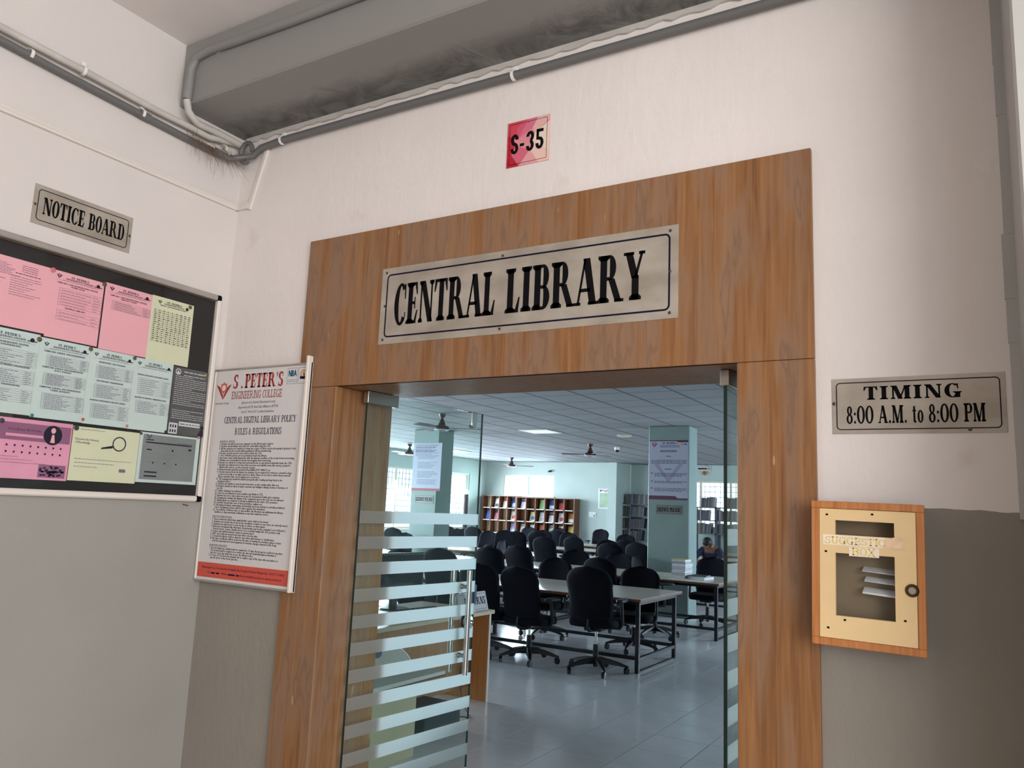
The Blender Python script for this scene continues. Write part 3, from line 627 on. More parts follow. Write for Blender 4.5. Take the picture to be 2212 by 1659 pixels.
def quadrect(c4, X=.0095):
    P = [PXp(x, y, X) for x, y in c4]      # TL TR BR BL
    return (P[0].y+P[3].y)/2, (P[1].y+P[2].y)/2, (P[2].z+P[3].z)/2, (P[0].z+P[1].z)/2
PAP = []
def notice(name, label, c4, m, kind, depth, seed, head=None, crestmat='print_dark'):
    y0, y1, z0, z1 = quadrect(c4); W_, H_ = y1-y0, z1-z0; rnd = random.Random(seed)
    t = thing(name, label, 'paper', (depth, y0, z0), LEFT)
    sh = MB(); n = 6; vs = []                                   # a sheet with a little curl
    for j in range(n+1):
        for i in range(n+1): vs.append((W_*i/n, -.0006-.0022*math.sin(math.pi*i/n)*(j/n-.5)**2*2, H_*j/n))
    sh.add(vs, [(j*(n+1)+i, j*(n+1)+i+1, (j+1)*(n+1)+i+1, (j+1)*(n+1)+i) for j in range(n) for i in range(n)])
    sh.build('sheet', m, t, smooth=60)
    d = MB(); s_ = MB(); y = -.0030
    if kind == 'table':      # letterhead, headings, ruled tables of small print
        wg, wh = crest(W_*.13, H_*.925, W_*.055); d.flat(wg+wh, y)
        d.flat(serif("ST. PETER'S", H_*.030, W_*.34, 'c'), y, W_*.52, H_*.925); d.flat(serif('ENGINEERING COLLEGE', H_*.020, W_*.52, 'c'), y, W_*.52, H_*.895)
        d.flat(disc(W_*.88, H_*.915, W_*.035), y); d.flat(bar(W_*.80, W_*.96, H_*.895, H_*.905), y)
        s_.flat(words(W_*.2, W_*.85, H_*.875, H_*.008, rnd), y)
        s_.flat(bar(W_*.06, W_*.94, H_*.868, H_*.8695), y)
        for (title, zt_, zb_, rows, cols) in head:
            for k, ln in enumerate(title): d.flat(serif(ln, H_*.019, min(W_*.8, W_*.026*len(ln)), 'c'), y, W_*.5, H_*(zt_-.03*k))
            zt2 = zt_-.03*len(title)-.005
            for k in range(rows):
                zr = H_*(zt2-(zt2-zb_)*(k+.7)/rows); s_.flat(words(W_*cols[0]+.002, W_*cols[1], zr, H_*.009, rnd, rnd.uniform(.55, 1)), y); s_.flat(words(W_*cols[2], W_*cols[3], zr, H_*.009, rnd, rnd.uniform(.5, 1)), y)
            x0, x1 = W_*(cols[0]-.06), W_*(cols[3]+.02)
            for k in range(0, rows+1): zr = H_*(zt2-(zt2-zb_)*k/rows); s_.flat(bar(x0, x1, zr, zr+.0006), y)
            for xx in (x0, W_*cols[0]-.002, W_*cols[2]-.004, x1): s_.flat(bar(xx, xx+.0007, H_*zb_, H_*zt2), y)
    elif kind == 'grid':
        wg, wh = crest(W_*.18, H_*.92, W_*.05); d.flat(wg+wh, y); d.flat(serif("ST. PETER'S", H_*.03, W_*.36, 'c'), y, W_*.52, H_*.92); d.flat(serif('ENGINEERING COLLEGE', H_*.018, W_*.48, 'c'), y, W_*.52, H_*.895); d.flat(disc(W_*.83, H_*.91, W_*.035), y)
        d.flat(serif('LIBRARY AND INFORMATION CENTER', H_*.016, W_*.62, 'c'), y, W_*.5, H_*.865)
        for k in range(16):
            zr = H_*(.78-.032*k); s_.flat(bar(W_*.06, W_*.93, zr, zr+.0006), y)
            for c_ in range(9): d.flat(bar(W_*(.08+.1*c_), W_*(.08+.1*c_)+W_*rnd.uniform(.02, .055), zr+H_*.006, zr+H_*.015), y)
        for c_ in range(10): s_.flat(bar(W_*(.06+.0967*c_), W_*(.06+.0967*c_)+.0006, H_*.30, H_*.80), y)
    elif kind == 'list':
        for k in range(8): s_.flat(words(W_*.08, W_*.62, H_*(.90-.022*k), H_*.010, rnd, rnd.uniform(.6, 1)), y)
        for k in range(4): d.flat(words(W_*.62, W_*.86, H_*(.92-.03*k), H_*.009, rnd, .8), y)
        d.flat(words(W_*.55, W_*.85, H_*.79, H_*.014, rnd), y)
        for k in range(9): d.flat(words(W_*.10, W_*.45, H_*(.74-.034*k), H_*.010, rnd, rnd.uniform(.5, 1)), y); s_.flat(words(W_*.5, W_*.9, H_*(.74-.034*k), H_*.010, rnd, rnd.uniform(.4, 1)), y)
    elif kind == 'dark':
        wmb = MB(); wmb.flat(ring2(W_*.12, H_*.93, W_*.075, W_*.02), y); wmb.flat([[(W_*.06, H_*.90), (W_*.18, H_*.90), (W_*.12, H_*.95)]], y)
        for k in range(2): wmb.flat(words(W_*.28, W_*.88, H_*(.935-.05*k), H_*(.022-.006*k), rnd), y)
        for k in range(22):
            if k in (15, 16): continue
            wmb.flat(words(W_*.06, W_*.93, H_*(.86-.0295*k), H_*.012, rnd, 1 if k % 6 else .55), y)
        wmb.flat(bar(W_*.28, W_*.86, H_*.135, H_*.20), y)
        wmb.build('white_print', 'print_white', t)['kind'] = 'stuff'
        d.flat(words(W_*.31, W_*.84, H_*.16, H_*.018, rnd), -.0034)
        d.flat(disc(W_*.93, H_*.14, W_*.05, 12, H_*.035), -.0034); d.flat([[(W_*.80, H_*.01), (W_*.99, H_*.01), (W_*.99, H_*.10), (W_*.90, H_*.11)]], -.0034)
        b_ = MB(); b_.flat(bar(W_*.02, W_*.25, H_*.01, H_*.17), y); b_.build('building_picture', 'print_white', t)
        for r_ in range(2):
            for c_ in range(3): d.flat(bar(W_*(.05+.065*c_), W_*(.085+.065*c_), H_*(.03+.07*r_), H_*(.075+.07*r_)), -.0034)
    elif kind == 'web_pink':
        s_.flat(bar(W_*.06, W_*.98, H_*.64, H_*.93), y); y2 = -.0034
        d.flat(sans('One Library All of India', H_*.045, W_*.38), y2, W_*.25, H_*.80)
        pk = MB(); pk.flat(bar(W_*.24, W_*.66, H_*.70, H_*.745), y2); pk.build('search_bar', m, t)
        d.flat(disc(W_*.77, H_*.77, W_*.11, 20, H_*.17), y2)
        pw = MB(); pw.flat(disc(W_*.77, H_*.85, W_*.028, 12, H_*.05), -.0038); pw.flat([[(W_*.745, H_*.64), (W_*.80, H_*.64), (W_*.785, H_*.78), (W_*.76, H_*.78)]], -.0038); pw.build('portrait', 'paper_pink', t)
        for r_ in range(2):
            for c_ in range(10): d.flat(disc(W_*(.09+.088*c_), H_*(.55-.11*r_), W_*.012, 6, H_*.02), y)
        for k in range(3): s_.flat(words(W_*.08, W_*.9, H_*(.36-.05*k), H_*.012, rnd, .4+.2*k), y)
        d.flat(sans('NMEICT', H_*.035, W_*.12), y, W_*.05, H_*.09)
        for k in range(38): d.flat(bar(*(lambda x_, z_: (x_, x_+W_*.03, z_, z_+H_*.03))(W_*rnd.uniform(.66, .93), H_*rnd.uniform(.05, .22))), y)
        s_.flat(bar(W_*.65, W_*.97, H_*.04, H_*.26), -.0027)
    elif kind == 'web_yellow':
        d.flat(sans('Discover the Universe', H_*.045, W_*.34), y, W_*.04, H_*.75); d.flat(sans('of Knowledge', H_*.045, W_*.22), y, W_*.04, H_*.69)
        s_.flat(words(W_*.1, W_*.45, H_*.95, H_*.014, rnd), y)
        d.flat(ring2(W_*.69, H_*.74, W_*.105, W_*.016, 26), y); d.flat([[(W_*.60, H_*.70), (W_*.595, H_*.65), (W_*.42, H_*.615), (W_*.43, H_*.645)]], y)
        for k in range(3): s_.flat(words(W_*.06, W_*.9, H_*(.40-.07*k), H_*.014, rnd, 1-.3*k), y)
        s_.flat(bar(W_*.73, W_*.83, H_*.20, H_*.26), y)
    elif kind == 'web_grey':
        g_ = MB(); g_.flat(bar(W_*.05, W_*.93, H_*.06, H_*.96), -.0028); g_.build('screenshot', 'paper_grey', t); y = -.0034
        wg, wh = crest(W_*.14, H_*.93, W_*.05); d.flat(wg, y)
        d.flat(bar(W_*.10, W_*.22, H_*.845, H_*.865), y); d.flat(bar(W_*.10, W_*.86, H_*.79, H_*.815), y); d.flat(words(W_*.62, W_*.86, H_*.83, H_*.016, rnd), y)
        d.flat(bar(W_*.12, W_*.20, H_*.645, H_*.67), y); d.flat(bar(W_*.53, W_*.555, H_*.655, H_*.695), y); d.flat(bar(W_*.81, W_*.86, H_*.70, H_*.74), y)
        for k in range(3): s_.flat(words(W_*.1, W_*.8, H_*(.58-.08*k), H_*.010, rnd, .8-.2*k), y)
        d.flat(bar(W_*.12, W_*.32, H_*.195, H_*.225), y); d.flat(bar(W_*.12, W_*.32, H_*.115, H_*.145), y)
        for c_ in (.24, .43, .62): d.flat(disc(W_*c_, H_*.40, W_*.014, 8, H_*.018), y)
    if d.v: d.build('print', 'print_dark', t)['kind'] = 'stuff'
    if s_.v: s_.build('small_print', 'print_violet' if m == 'paper_pink2' else 'print_soft', t)['kind'] = 'stuff'
    PAP.append(t); return t
C4 = (.22, .78, .84, .96); C5 = (.2, .70, .78, .95)
notice('notice_paper', 'pink sheet cut off by the left edge, top row of the notice board', [(-70, 528), (117, 582), (97, 726), (-90, 678)], 'paper_pink', 'list', .0090, 1)
notice('notice_paper', 'pink sheet with college letterhead and two ruled tables, top row of board', [(113, 581), (225, 611), (209, 750), (95, 725)], 'paper_pink', 'table', .0100, 2, [(['LIBRARY AND INFORMATION CENTER', 'Floor Plan'.upper()], .82, .50, 6, C4), (['CENTRAL LIBRARY'], .46, .28, 3, C4)])
notice('notice_paper', 'pink sheet listing library staff, beside the pale yellow timetable', [(228, 609), (328, 637), (316, 775), (213, 751)], 'paper_pink', 'table', .0096, 3, [(['LIBRARY AND INFORMATION CENTER', 'LIBRARY STAFF'], .82, .62, 5, C4)])
notice('notice_paper', 'pale yellow sheet with a fine grid table, top right of board', [(327, 638), (416.6, 658.5), (407, 795), (316, 775)], 'paper_yellow', 'grid', .0106, 4)
notice('notice_paper', 'pale blue sheet cut off by the left edge, middle row of board', [(-60, 690), (84, 727), (65, 901), (-80, 878)], 'paper_blue', 'table', .0116, 5, [(['LIBRARY INFORMATION CENTER', 'CIVIL ENGINEERING'], .83, .58, 7, C4), (['ELECTRICAL AND ELECTRONICS ENGINEERING'], .56, .36, 7, C4), (['MECHANICAL ENGINEERING'], .33, .14, 6, C4)])
notice('notice_paper', 'pale blue journal list headed COMPUTER SCIENCE AND ENGINEERING, middle row', [(84, 727), (193, 749), (178, 913), (65, 901)], 'paper_blue', 'table', .0120, 6, [(['COMPUTER SCIENCE AND ENGINEERING'], .83, .66, 7, C4), (['COMPUTER SCIENCE AND ENGINEERING', '(DATA SCIENCE)'], .63, .42, 8, C5), (['COMPUTER SCIENCE AND ENGINEERING', '(CYBER SECURITY)'], .38, .12, 9, C4)])
notice('notice_paper', 'pale blue journal list headed HUMANITIES AND SCIENCES, middle row', [(193, 749), (290.5, 770), (272.5, 926.6), (178, 913)], 'paper_blue', 'table', .0124, 7, [(['HUMANITIES AND SCIENCES'], .82, .62, 8, C4), (['ELECTRONICS ENGINEERING'], .57, .36, 8, C4), (['ARTIFICIAL INTELLIGENCE AND DATA SCIENCE'], .31, .09, 8, C5)])
notice('notice_paper', 'pale blue journal list with two tables beside the dark poster', [(290.5, 770), (372, 788), (360, 935), (272.5, 926.6)], 'paper_blue', 'table', .0128, 8, [(['ARTIFICIAL INTELLIGENCE AND MACHINE LEARNING'], .76, .50, 8, C5), (['MASTER OF BUSINESS ADMINISTRATION'], .44, .24, 7, C5)])
notice('notice_poster', 'dark grey poster full of white print at the right of the board', [(372.5, 791.6), (451, 805), (437.6, 947), (361.6, 936)], 'paper_dark', 'dark', .0134, 9)
notice('notice_paper', 'pink web page printout with round portrait, bottom row', [(-40, 893), (154, 918), (146, 1039), (-45, 1030)], 'paper_pink2', 'web_pink', .0102, 10)
notice('notice_paper', 'pale yellow web page printout with a magnifying glass, bottom row', [(155.5, 919.4), (299, 935), (293, 1043.5), (147, 1039)], 'paper_yellow', 'web_yellow', .0106, 11)
notice('notice_paper', 'grey web page printout with blue margin, bottom right of board', [(300, 935), (431.5, 943.5), (422, 1046), (293, 1043)], 'paper_blue', 'web_grey', .0110, 12)
TK = [((226, 614), 'tack_bronze', .0098, 'bronze round tack between the two pink sheets with tables'), ((411, 664), 'tack_bronze', .0090, 'bronze round tack at the corner of the pale yellow table sheet'), ((115, 583), 'tack_pink', .0098, 'pink round tack at the top of the pink letterhead sheet'),
      ((85, 733), 'tack_bronze', .0098, 'large bronze tack at the left of the middle row of sheets'), ((196, 754), 'tack_bronze', .0092, 'bronze tack between the computer science and humanities lists'), ((291, 774), 'tack_bronze', .0085, 'bronze tack at the corner of the last pale blue list'),
      ((4, 908), 'tack_black', .0095, 'dark tack at the corner of the pink web page printout'), ((165, 924), 'tack_black', .0105, 'dark tack on the magnifying glass printout'), ((305, 936), 'tack_black', .006, 'small dark tack at the corner of the grey web page printout'), ((358, 933), 'tack_black', .0075, 'dark tack below the dark grey poster'),
      ((69, 897), 'tack_green', .0065, 'small green pin below the computer science list'), ((179, 906), 'tack_orange', .0065, 'small orange pin below the humanities list'), ((274, 920), 'tack_pink', .006, 'small pink pin below the last pale blue list'), ((429, 945), 'tack_pink', .007, 'pink pin at the lower corner of the dark poster'), ((443, 811), 'tack_yellow', .006, 'small yellow pin at the top corner of the dark poster')]
for (px, m_, r_, lb) in TK:
    P = PXp(px[0], px[1], .0145); o = MB().lathe([(r_, 0), (r_, -.0015), (r_*.8, -.0026), (r_*.3, -.003), (0, -.003)], 16, (0, 0, 0), 'y').build('round_tack', m_, None, smooth=50, loc=(.0147, P.y, P.z), rotz=LEFT); tag(o, lb, 'tack', 'tacks and pins on the notice board')

# ------------------------------------------------------------------ rules board
RY = -.024; x0, x1, z0, z1 = .004, .641, 1.162, 2.152; W_, H_ = x1-x0, z1-z0
t = thing('rules_board', 'white framed board listing library policy, rules and regulations beside the doorway', 'board', (x0, RY, z0), FRONT)
MB().box(0, W_, -.010, 0, 0, H_).build('panel', 'rules_white', t)
MB().box(0, W_-.02, -.014, 0, H_-.010, H_).build('frame_rail', 'alu_frame', t, bevel=.002)
MB().box(0, W_-.02, -.014, 0, 0, .010).build('frame_rail', 'alu_frame', t, bevel=.002)
MB().box(0, .010, -.014, 0, .01, H_-.01).build('frame_rail', 'alu_white', t, bevel=.002)
MB().box(W_-.030, W_-.016, -.014, 0, 0, H_).build('frame_rail', 'alu_frame', t, bevel=.002)
MB().box(W_-.016, W_, -.030, 0, 0, H_+.028).build('edge_profile', 'alu_white', t, bevel=.003)
yb = -.0106
red, blk, blu, gold, org = MB(), MB(), MB(), MB(), MB()
wg, wh = crest(.073, H_-.105, .052); red.flat(wg, yb); org.flat(wh, yb-.0003)
red.flat(serif('S', .066, .033), yb, .137, H_-.098); pw = MB().flat(sans('t', .056, .022), yb, .172, H_-.098); pw.build('faded_letter', 'print_white', t)
red.flat(serif('.', .066), yb, .190, H_-.098); red.flat(serif("PETER'S", .066, .252), yb, .216, H_-.098)
red.flat(serif('ENGINEERING COLLEGE', .036, .335, T=.13), yb, .133, H_-.148)
blu.flat(rrect_ring(.492, .556, H_-.092, H_-.020, .001, .0015), yb); blu.flat(sans('NBA', .030, .050), yb, .499, H_-.058)
for dx in (.0015, -.0015): blu.flat(sans('NBA', .030, .050), yb, .499+dx, H_-.058)
for k in range(2): blu.flat(words(.496, .552, H_-.075-.008*k, .0035, random.Random(k)), yb)
gold.flat(ring2(.594, H_-.052, .022, .008, 22), yb); blk.flat(rrect_ring(.562, .626, H_-.092, H_-.020, .001, .0012), yb); blk.flat(disc(.594, H_-.066, .018, 14, .006), yb); blk.flat([[(.572, H_-.072), (.590, H_-.072), (.586, H_-.060), (.572, H_-.060)]], yb-.0002)
red.flat([[(.600, H_-.074), (.620, H_-.070), (.618, H_-.058), (.602, H_-.062)]], yb-.0002); blk.flat(serif('A', .020, .016), yb-.0003, .586, H_-.062)
blk.flat(sans('Giving Wings to Thoughts', .009, .098), yb, .022, H_-.170)
for k, s_ in enumerate(['(Sponsored by Shantha Educational Society)', '(Approved by AICTE, New Delhi, Affiliated to JNTUH)', 'An ISO 9001-2015 Certified Institution']): blk.flat(sans(s_, .0125, (.225, .265, .215)[k], align='c'), yb, .318, H_-.172-.022*k)
nav = MB(); nav.flat(serif('CENTRAL DIGITAL LIBRARY POLICY', .030, .470, 'c', T=.16), yb, .335, H_-.262); nav.flat(serif('RULES & REGULATIONS', .030, .305, 'c', T=.16), yb, .332, H_-.316)
RULES = """GENERAL RULES:
1. Readers should be put your signature at the library gate register.
2. Readers should always carry their ID cards while using the CDL.
3. All the students are required to bring two copies of their recent photographs (passport size)
   along with the fee receipt while applying for library membership.
4. Readers should observe strict silence inside the CDL.
5. Uses of Mobile phones are not permitted inside the library.
6. Borrowers must satisfy themselves with the physical condition of the books before borrowing.
7. Members are responsible for books issued against their memership.
8. Readers are allowed to bring their personal books or any printed materials inside the CDL.
9. Readers are advised not to leave their precious and valuable items like money, passport,
   debit/credit card etc. at the property counter.
10. Books borrowed should be protected from RAIN, DUST, INSECT, etc.
11. Books removed from the shelves by students, if not required for reference, should be kept
   on the book trolly or on table nearest to them. Please do not try to shelve them yourself.
   Please remember that a book misplaced is a book lost.
12. The newspaper(s) should be foldered properly after reading and kept back in the
   designated place.
13. Readers are shuld not carry books from leave on the reading table after use.
14. Readers should not write in mark, scratches and disfigure damage books or furniture of
   the CDL.
15. Online chatting is not allowed.
16. Users are not allowed to carry eatables and drinks in CDL.
17. Readers are not to share their net access ID and password with other students.
18. Changing the settings and display of the computers kept in the CDL are not allowed.
19. Playing games on computer is strictly prohibited in the entire CDL premises.
20. Students should take care of their pendrives, wallets etc.
21. Browsing of dating, networking of friendship and porn website is strictly prohibited.
   Strict disciplinary action will be taken against the defaulters.
22. On violation of library rules or misconduct, the librarian can withdraw the library
   facilities to that particular individual at any time without notice.

CIRCULATION RULES:
1. Those textbooks which have single/double copies shall not be issued.
2. Students can reserve the books at the circulation counter in case those are already issued.
3. Students are advised not to issue books to others on their names.
4. Reference documents like dictionary, Encyclopedia, year books, journals( Loose & Bound ),
   Project reports, Census, Handbooks are to be consulted within the CDL premises only.
5. Project reports/Dissertations cannot be photocopied.
6. LIRC can recall any issued book even before the due date.
7. Consult the library staff on duty for any other information or clarification.
8. No dues certificate will be issued at the time of leaving the institute unless return
   of all the materials borrowed payment of overdue charges cleared in full, if any.

OVERDUE CHARGES:
1. A book drawn by a student may be retained for 15 days. Book may be recalled at any time.
   The book should be retained on or before the date last marked/stamped otherwise a
   fine Rs.1 per day shall levy as per the library rules.
2. For loss of CDL book the member has to replace copy of the same title and author or
   pay the price of the book plus fine.""".split('\n')
zt_ = H_-.352; zb_ = .108; n = len(RULES)-1
for i, s_ in enumerate(RULES):
    if not s_.strip(): continue
    z = zt_-(zt_-zb_)*i/n; ind = .012 if s_.startswith('   ') else 0
    s2 = s_.strip(); hd = s2.endswith(':')
    if hd: nav.flat(serif(s2, .0095, .0066*len(s2)*1.15, T=.15), yb, .082, z)
    else:
        for dx in (0, .0006): blk.flat(sans(s2, .0098, .00525*len(s2)), yb, .082+ind+dx, z)
rb = MB().flat(bar(.016, W_-.036, .022, .088), yb); rb.build('footer_band', 'rules_red', t)
blk.flat(sans('Maisammaguda Opp. Forest Academy, Dhulapally, Near Kompally, Medchal & Malkajgiri Dist - 500100, T.S. INDIA', .0105, .535), yb-.0005, .045, .062)
blk.flat(sans('Tel:', .0105, .022), yb-.0005, .085, .040); blk.flat(words(.112, .175, .040, .011, random.Random(4)), yb-.0005); blk.flat(sans('Mobile:', .0105, .040), yb-.0005, .182, .040); blk.flat(words(.227, .30, .040, .011, random.Random(5)), yb-.0005); blk.flat(sans('Email: principal@stpetershyd.com  www.stpetershyd.com', .0105, .26), yb-.0005, .305, .040)
for mb_, nm, mm in ((red, 'college_name', 'logo_red'), (org, 'cog_emblem', 'logo_orange'), (blu, 'blue_badge', 'logo_blue'), (gold, 'gold_badge', 'logo_gold'), (nav, 'headings', 'navy_text'), (blk, 'lettering', 'navy_text')): mb_.build(nm, mm, t)['kind'] = 'stuff'

# ------------------------------------------------------------------ suggestion box
D_ = .11; x0, x1 = PYp(1751, 1230, -D_).x, PYp(1997, 1250, -D_).x; z0, z1 = 1.217, 1.611; W_, H_ = x1-x0, z1-z0
t = thing('suggestion_box', 'wooden wall box with cream door and glass window reading SUGGESTION BOX', 'suggestion box', (x0, 0, z0), FRONT)
t.rotation_euler = (0, R(.8), 0)
m = MB(); e = .012; f0 = -D_+.018
m.box(.006, .006+e, f0, -.022, .006, H_-.006); m.box(W_-.006-e, W_-.006, f0, -.001, .006, H_-.006); m.box(.006, W_-.006, f0, -.022, H_-.018, H_-.006); m.box(.006, W_-.006, f0, -.022, .006, .018); m.box(.006, W_-.006, -.03, -.024, .006, H_-.006)
m.build('body', 'box_dark', t)
fw = .020
for nm, b in (('frame_rail', (0, W_, -D_, f0, H_-fw, H_)), ('frame_rail', (0, W_, -D_, f0, 0, fw)), ('frame_rail', (0, fw, -D_, f0, fw, H_-fw)), ('frame_rail', (W_-fw, W_, -D_, f0, fw, H_-fw))): MB().box(*b).build(nm, 'box_wood', t, bevel=.0015)
# door board with slot and window cut out of it
dx0, dx1, dz0, dz1 = fw+.001, W_-fw-.001, fw+.001, H_-fw-.001; dy0, dy1 = -D_+.003, f0
sl = (.062, .212, H_-.092, H_-.052); wn = (.062, .212, .082, H_-.142)
m = MB(); xs = [dx0, wn[0], wn[1], dx1]; zs = [dz0, wn[2], wn[3], sl[2], sl[3], dz1]
for i in range(3):
    for j in range(5):
        if i == 1 and j in (1, 3): continue
        m.box(xs[i], xs[i+1], dy0, dy1, zs[j], zs[j+1])
m.build('door', 'board_cream', t)
MB().box(wn[0]-.004, wn[1]+.004, dy1+.001, dy1+.004, wn[2]-.004, wn[3]+.004).build('glass_pane', 'board_glass', t)
MB().lathe([(.017, 0), (.017, -.004), (.013, -.007), (.012, -.010), (.004, -.011), (0, -.0105)], 20, (W_-.032, dy0, .168), 'y').build('lock', 'lock_brass', t, smooth=35)
MB().lathe([(.009, -.0105), (.009, -.0125), (0, -.0125)], 16, (W_-.032, dy0, .168), 'y').build('lock_cylinder', 'satin_steel', t, smooth=35)
lb = MB().box(.030, .226, dy0-.0008, dy0, H_-.121, H_-.093).build('label_strip', 'paper_label', t); 
L_ = MB().flat(serif('SUGGESTIO', .019, .155, T=.15), dy0-.0014, .036, H_-.117)
L_.flat(serif('BOX', .020, .062, T=.15), dy0-.0014, .105, H_-.145); 
MB().box(.098, .174, dy0-.0008, dy0, H_-.148, H_-.123).build('label_strip', 'paper_label', t); L_.build('lettering', 'text_yellow', t)
MB().flat([[(.184, H_-.119), (.232, H_-.122), (.236, H_-.098), (.222, H_-.088), (.192, H_-.095)]], dy0-.0018).build('torn_label', mat('torn_paper', rgb(222, 192, 160), .7, var=.1, vscale=60), t)
for x_, z_ in ((.035, H_-.142), (.232, .085), (.083, .070), (.04, .045), (.038, H_-.04), (.155, .36)): MB().box(x_, x_+.006, dy0-.0012, dy0, z_, z_+.005).build('nail', 'sign_black', t)
for i, (a_, b_, c_) in enumerate(((.13, .235, .125), (.135, .245, .158), (.13, .25, .185))):
    o = MB().box(0, .085, -.04, .0, 0, .0012+.004*(i == 0)).build('paper_slip', 'paper_white', None, loc=(x0+a_, -.036, z0+.03+c_)); o.rotation_euler = (R(16), R(4), 0); tag(o, ['lowest folded paper slip inside the suggestion box', 'middle paper slip inside the suggestion box', 'uppermost paper slip inside the suggestion box'][i], 'paper', 'paper slips in the suggestion box')

# ------------------------------------------------------------------ glass doors
def leaf(name, label, X, Y, ang, width, side):
    """pivot edge at the origin, leaf runs along +x; side=+1: the face with the near handle is -y"""
    t = link(name, None, None, (X, Y, 0), ang); struct(t, label)
    zt = 2.034; m = MB()
    m.box(0, width, -.006, .006, .012, zt)
    o = m.build('glass_pane', ['door_glass', 'glass_edge'], t, fix=True)
    for p in o.data.polygons:
        if abs(p.normal.y) < .5: p.material_index = 1
    k = 0; z = 1.516
    sh = MB().box(.001, width-.001, -.0068, -.0062, 0, .054).mesh('frosted_stripe', 'frosted_film')
    while z > .1: link('frosted_stripe', sh, t, (0, 0, z-.054)); z -= .111; k += 1
    pf = MB().box(-.008, .182, -.016, .016, 1.986, 2.040).build('patch_fitting', 'satin_steel', t, bevel=.002)
    MB().box(-.008, .182, -.016, .016, .004, .060).build('patch_fitting', 'satin_steel', t, bevel=.002)
    hx = .71
    for s in (-1, 1):
        h = MB().tube([(hx, s*.052, .745), (hx, s*.052, 1.24)], .0135, 16).build('handle', 'chrome', t, smooth=50)
        for z_ in (.832, 1.16): MB().tube([(hx, s*.006, z_), (hx, s*.050, z_)], .0095, 12).build('handle_post', 'satin_steel', h, smooth=50); 
        for z_ in (.832, 1.16): MB().tube([(hx, s*.006, z_), (hx, s*.011, z_)], .0135, 12).build('collar', 'satin_steel', h, smooth=50)
        MB().lathe([(.036, s*.006), (.036, s*.014), (.030, s*.018), (0, s*.019)], 22, (width-.046, 0, .985), 'y').build('lock_plate', 'satin_steel', t, smooth=40)
        MB().lathe([(.010, s*.018), (.010, s*.036), (.006, s*.040), (0, s*.040)], 14, (width-.046, 0, .985), 'y').build('lock_knob', 'chrome', t, smooth=40)
    if side > 0:
        pts = [(width-.10, 1.975), (width-.10, 2.034), (width-.055, 2.034), (width-.055, 1.975)]+[(width-.0775+.0225*math.cos(a), 1.975-.0225*math.sin(a)) for a in [R(x) for x in range(20, 180, 20)]]
        MB().prism(pts, -.014, .014, 'y').build('top_clamp', 'chrome', t, bevel=.003)
    return t
leaf('door_1', 'left frameless glass door leaf standing open with frosted stripes and steel handles', .83, .131, R(84), .812, 1)
leaf('door_2', 'right frameless glass door leaf standing open, seen edge on beside the jamb', 2.437, .085, R(88), .812, -1)

# ================================================================== THE LIBRARY BEYOND THE DOORS
LX0, LX1, LY1, LY2, LCZ = -10.24, 5.5, 18.35, 19.3, 2.98
def holed(m, u0, u1, z0, z1, holes, put):
    """wall panel in (u,z) with rectangular holes side by side; put(u0,u1,z0,z1) adds a box"""
    u = u0
    for (a, b, c, d) in sorted(holes):
        put(u, a, z0, z1); put(a, b, z0, c); put(a, b, d, z1); u = b
    put(u, u1, z0, z1)
W6 = (3.1, 8.7, .95, 2.5)
W1, W2 = (11.6, 14.95, .92, 2.53), (15.35, 17.42, .92, 2.55)
m = MB(); holed(m, .35, LY2, 0, 3.4, [W1, W2, W6], lambda a, b, c, d: m.box(LX0-.23, LX0, a, b, c, d)); struct(m.build('wall_library_left', 'library_wall'), 'pale green library wall with tall windows seen through the glass door')
W3 = (-9.59, -7.845, 1.965, 2.592)
m = MB(); holed(m, LX0-.23, -6.05, 0, 3.4, [W3], lambda a, b, c, d: m.box(a, b, LY1, LY1+.2, c, d)); m.box(-6.05, -5.8, LY1-.10, LY2, 0, 3.4); struct(m.build('wall_library_back', 'library_wall'), 'pale green back wall of the library above the magazine rack')
a, b = PYp(1498, 1039, LY2), PYp(1562, 1070, LY2)
W4 = (a.x, b.x+.9, 1.25, a.z)
m = MB(); holed(m, -5.799, LX1+.2, 0, 3.4, [W4], lambda a, b, c, d: m.box(a, b, LY2, LY2+.2, c, d)); struct(m.build('wall_library_recess', 'library_wall'), 'pale green wall behind the dark bookshelves')
W5 = (9.5, 14.9, .95, 2.5)
m = MB(); holed(m, .35, LY2, 0, 3.4, [W5], lambda a, b, c, d: m.box(LX1, LX1+.2, a, b, c, d)); struct(m.build('wall_library_right', 'library_wall'))
struct(MB().box(LX0-.23, -.2, 0, WT, 0, 3.4).build('wall_library_front', 'library_wall'))
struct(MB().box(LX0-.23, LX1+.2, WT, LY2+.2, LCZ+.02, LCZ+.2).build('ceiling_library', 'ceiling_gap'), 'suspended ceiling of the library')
struct(MB().box(LX0-.23, LX1+.2, WT, LY2+.2, -.15, -.003).build('floor_library', 'floor_joint'), 'glossy pale tiled floor of the library')

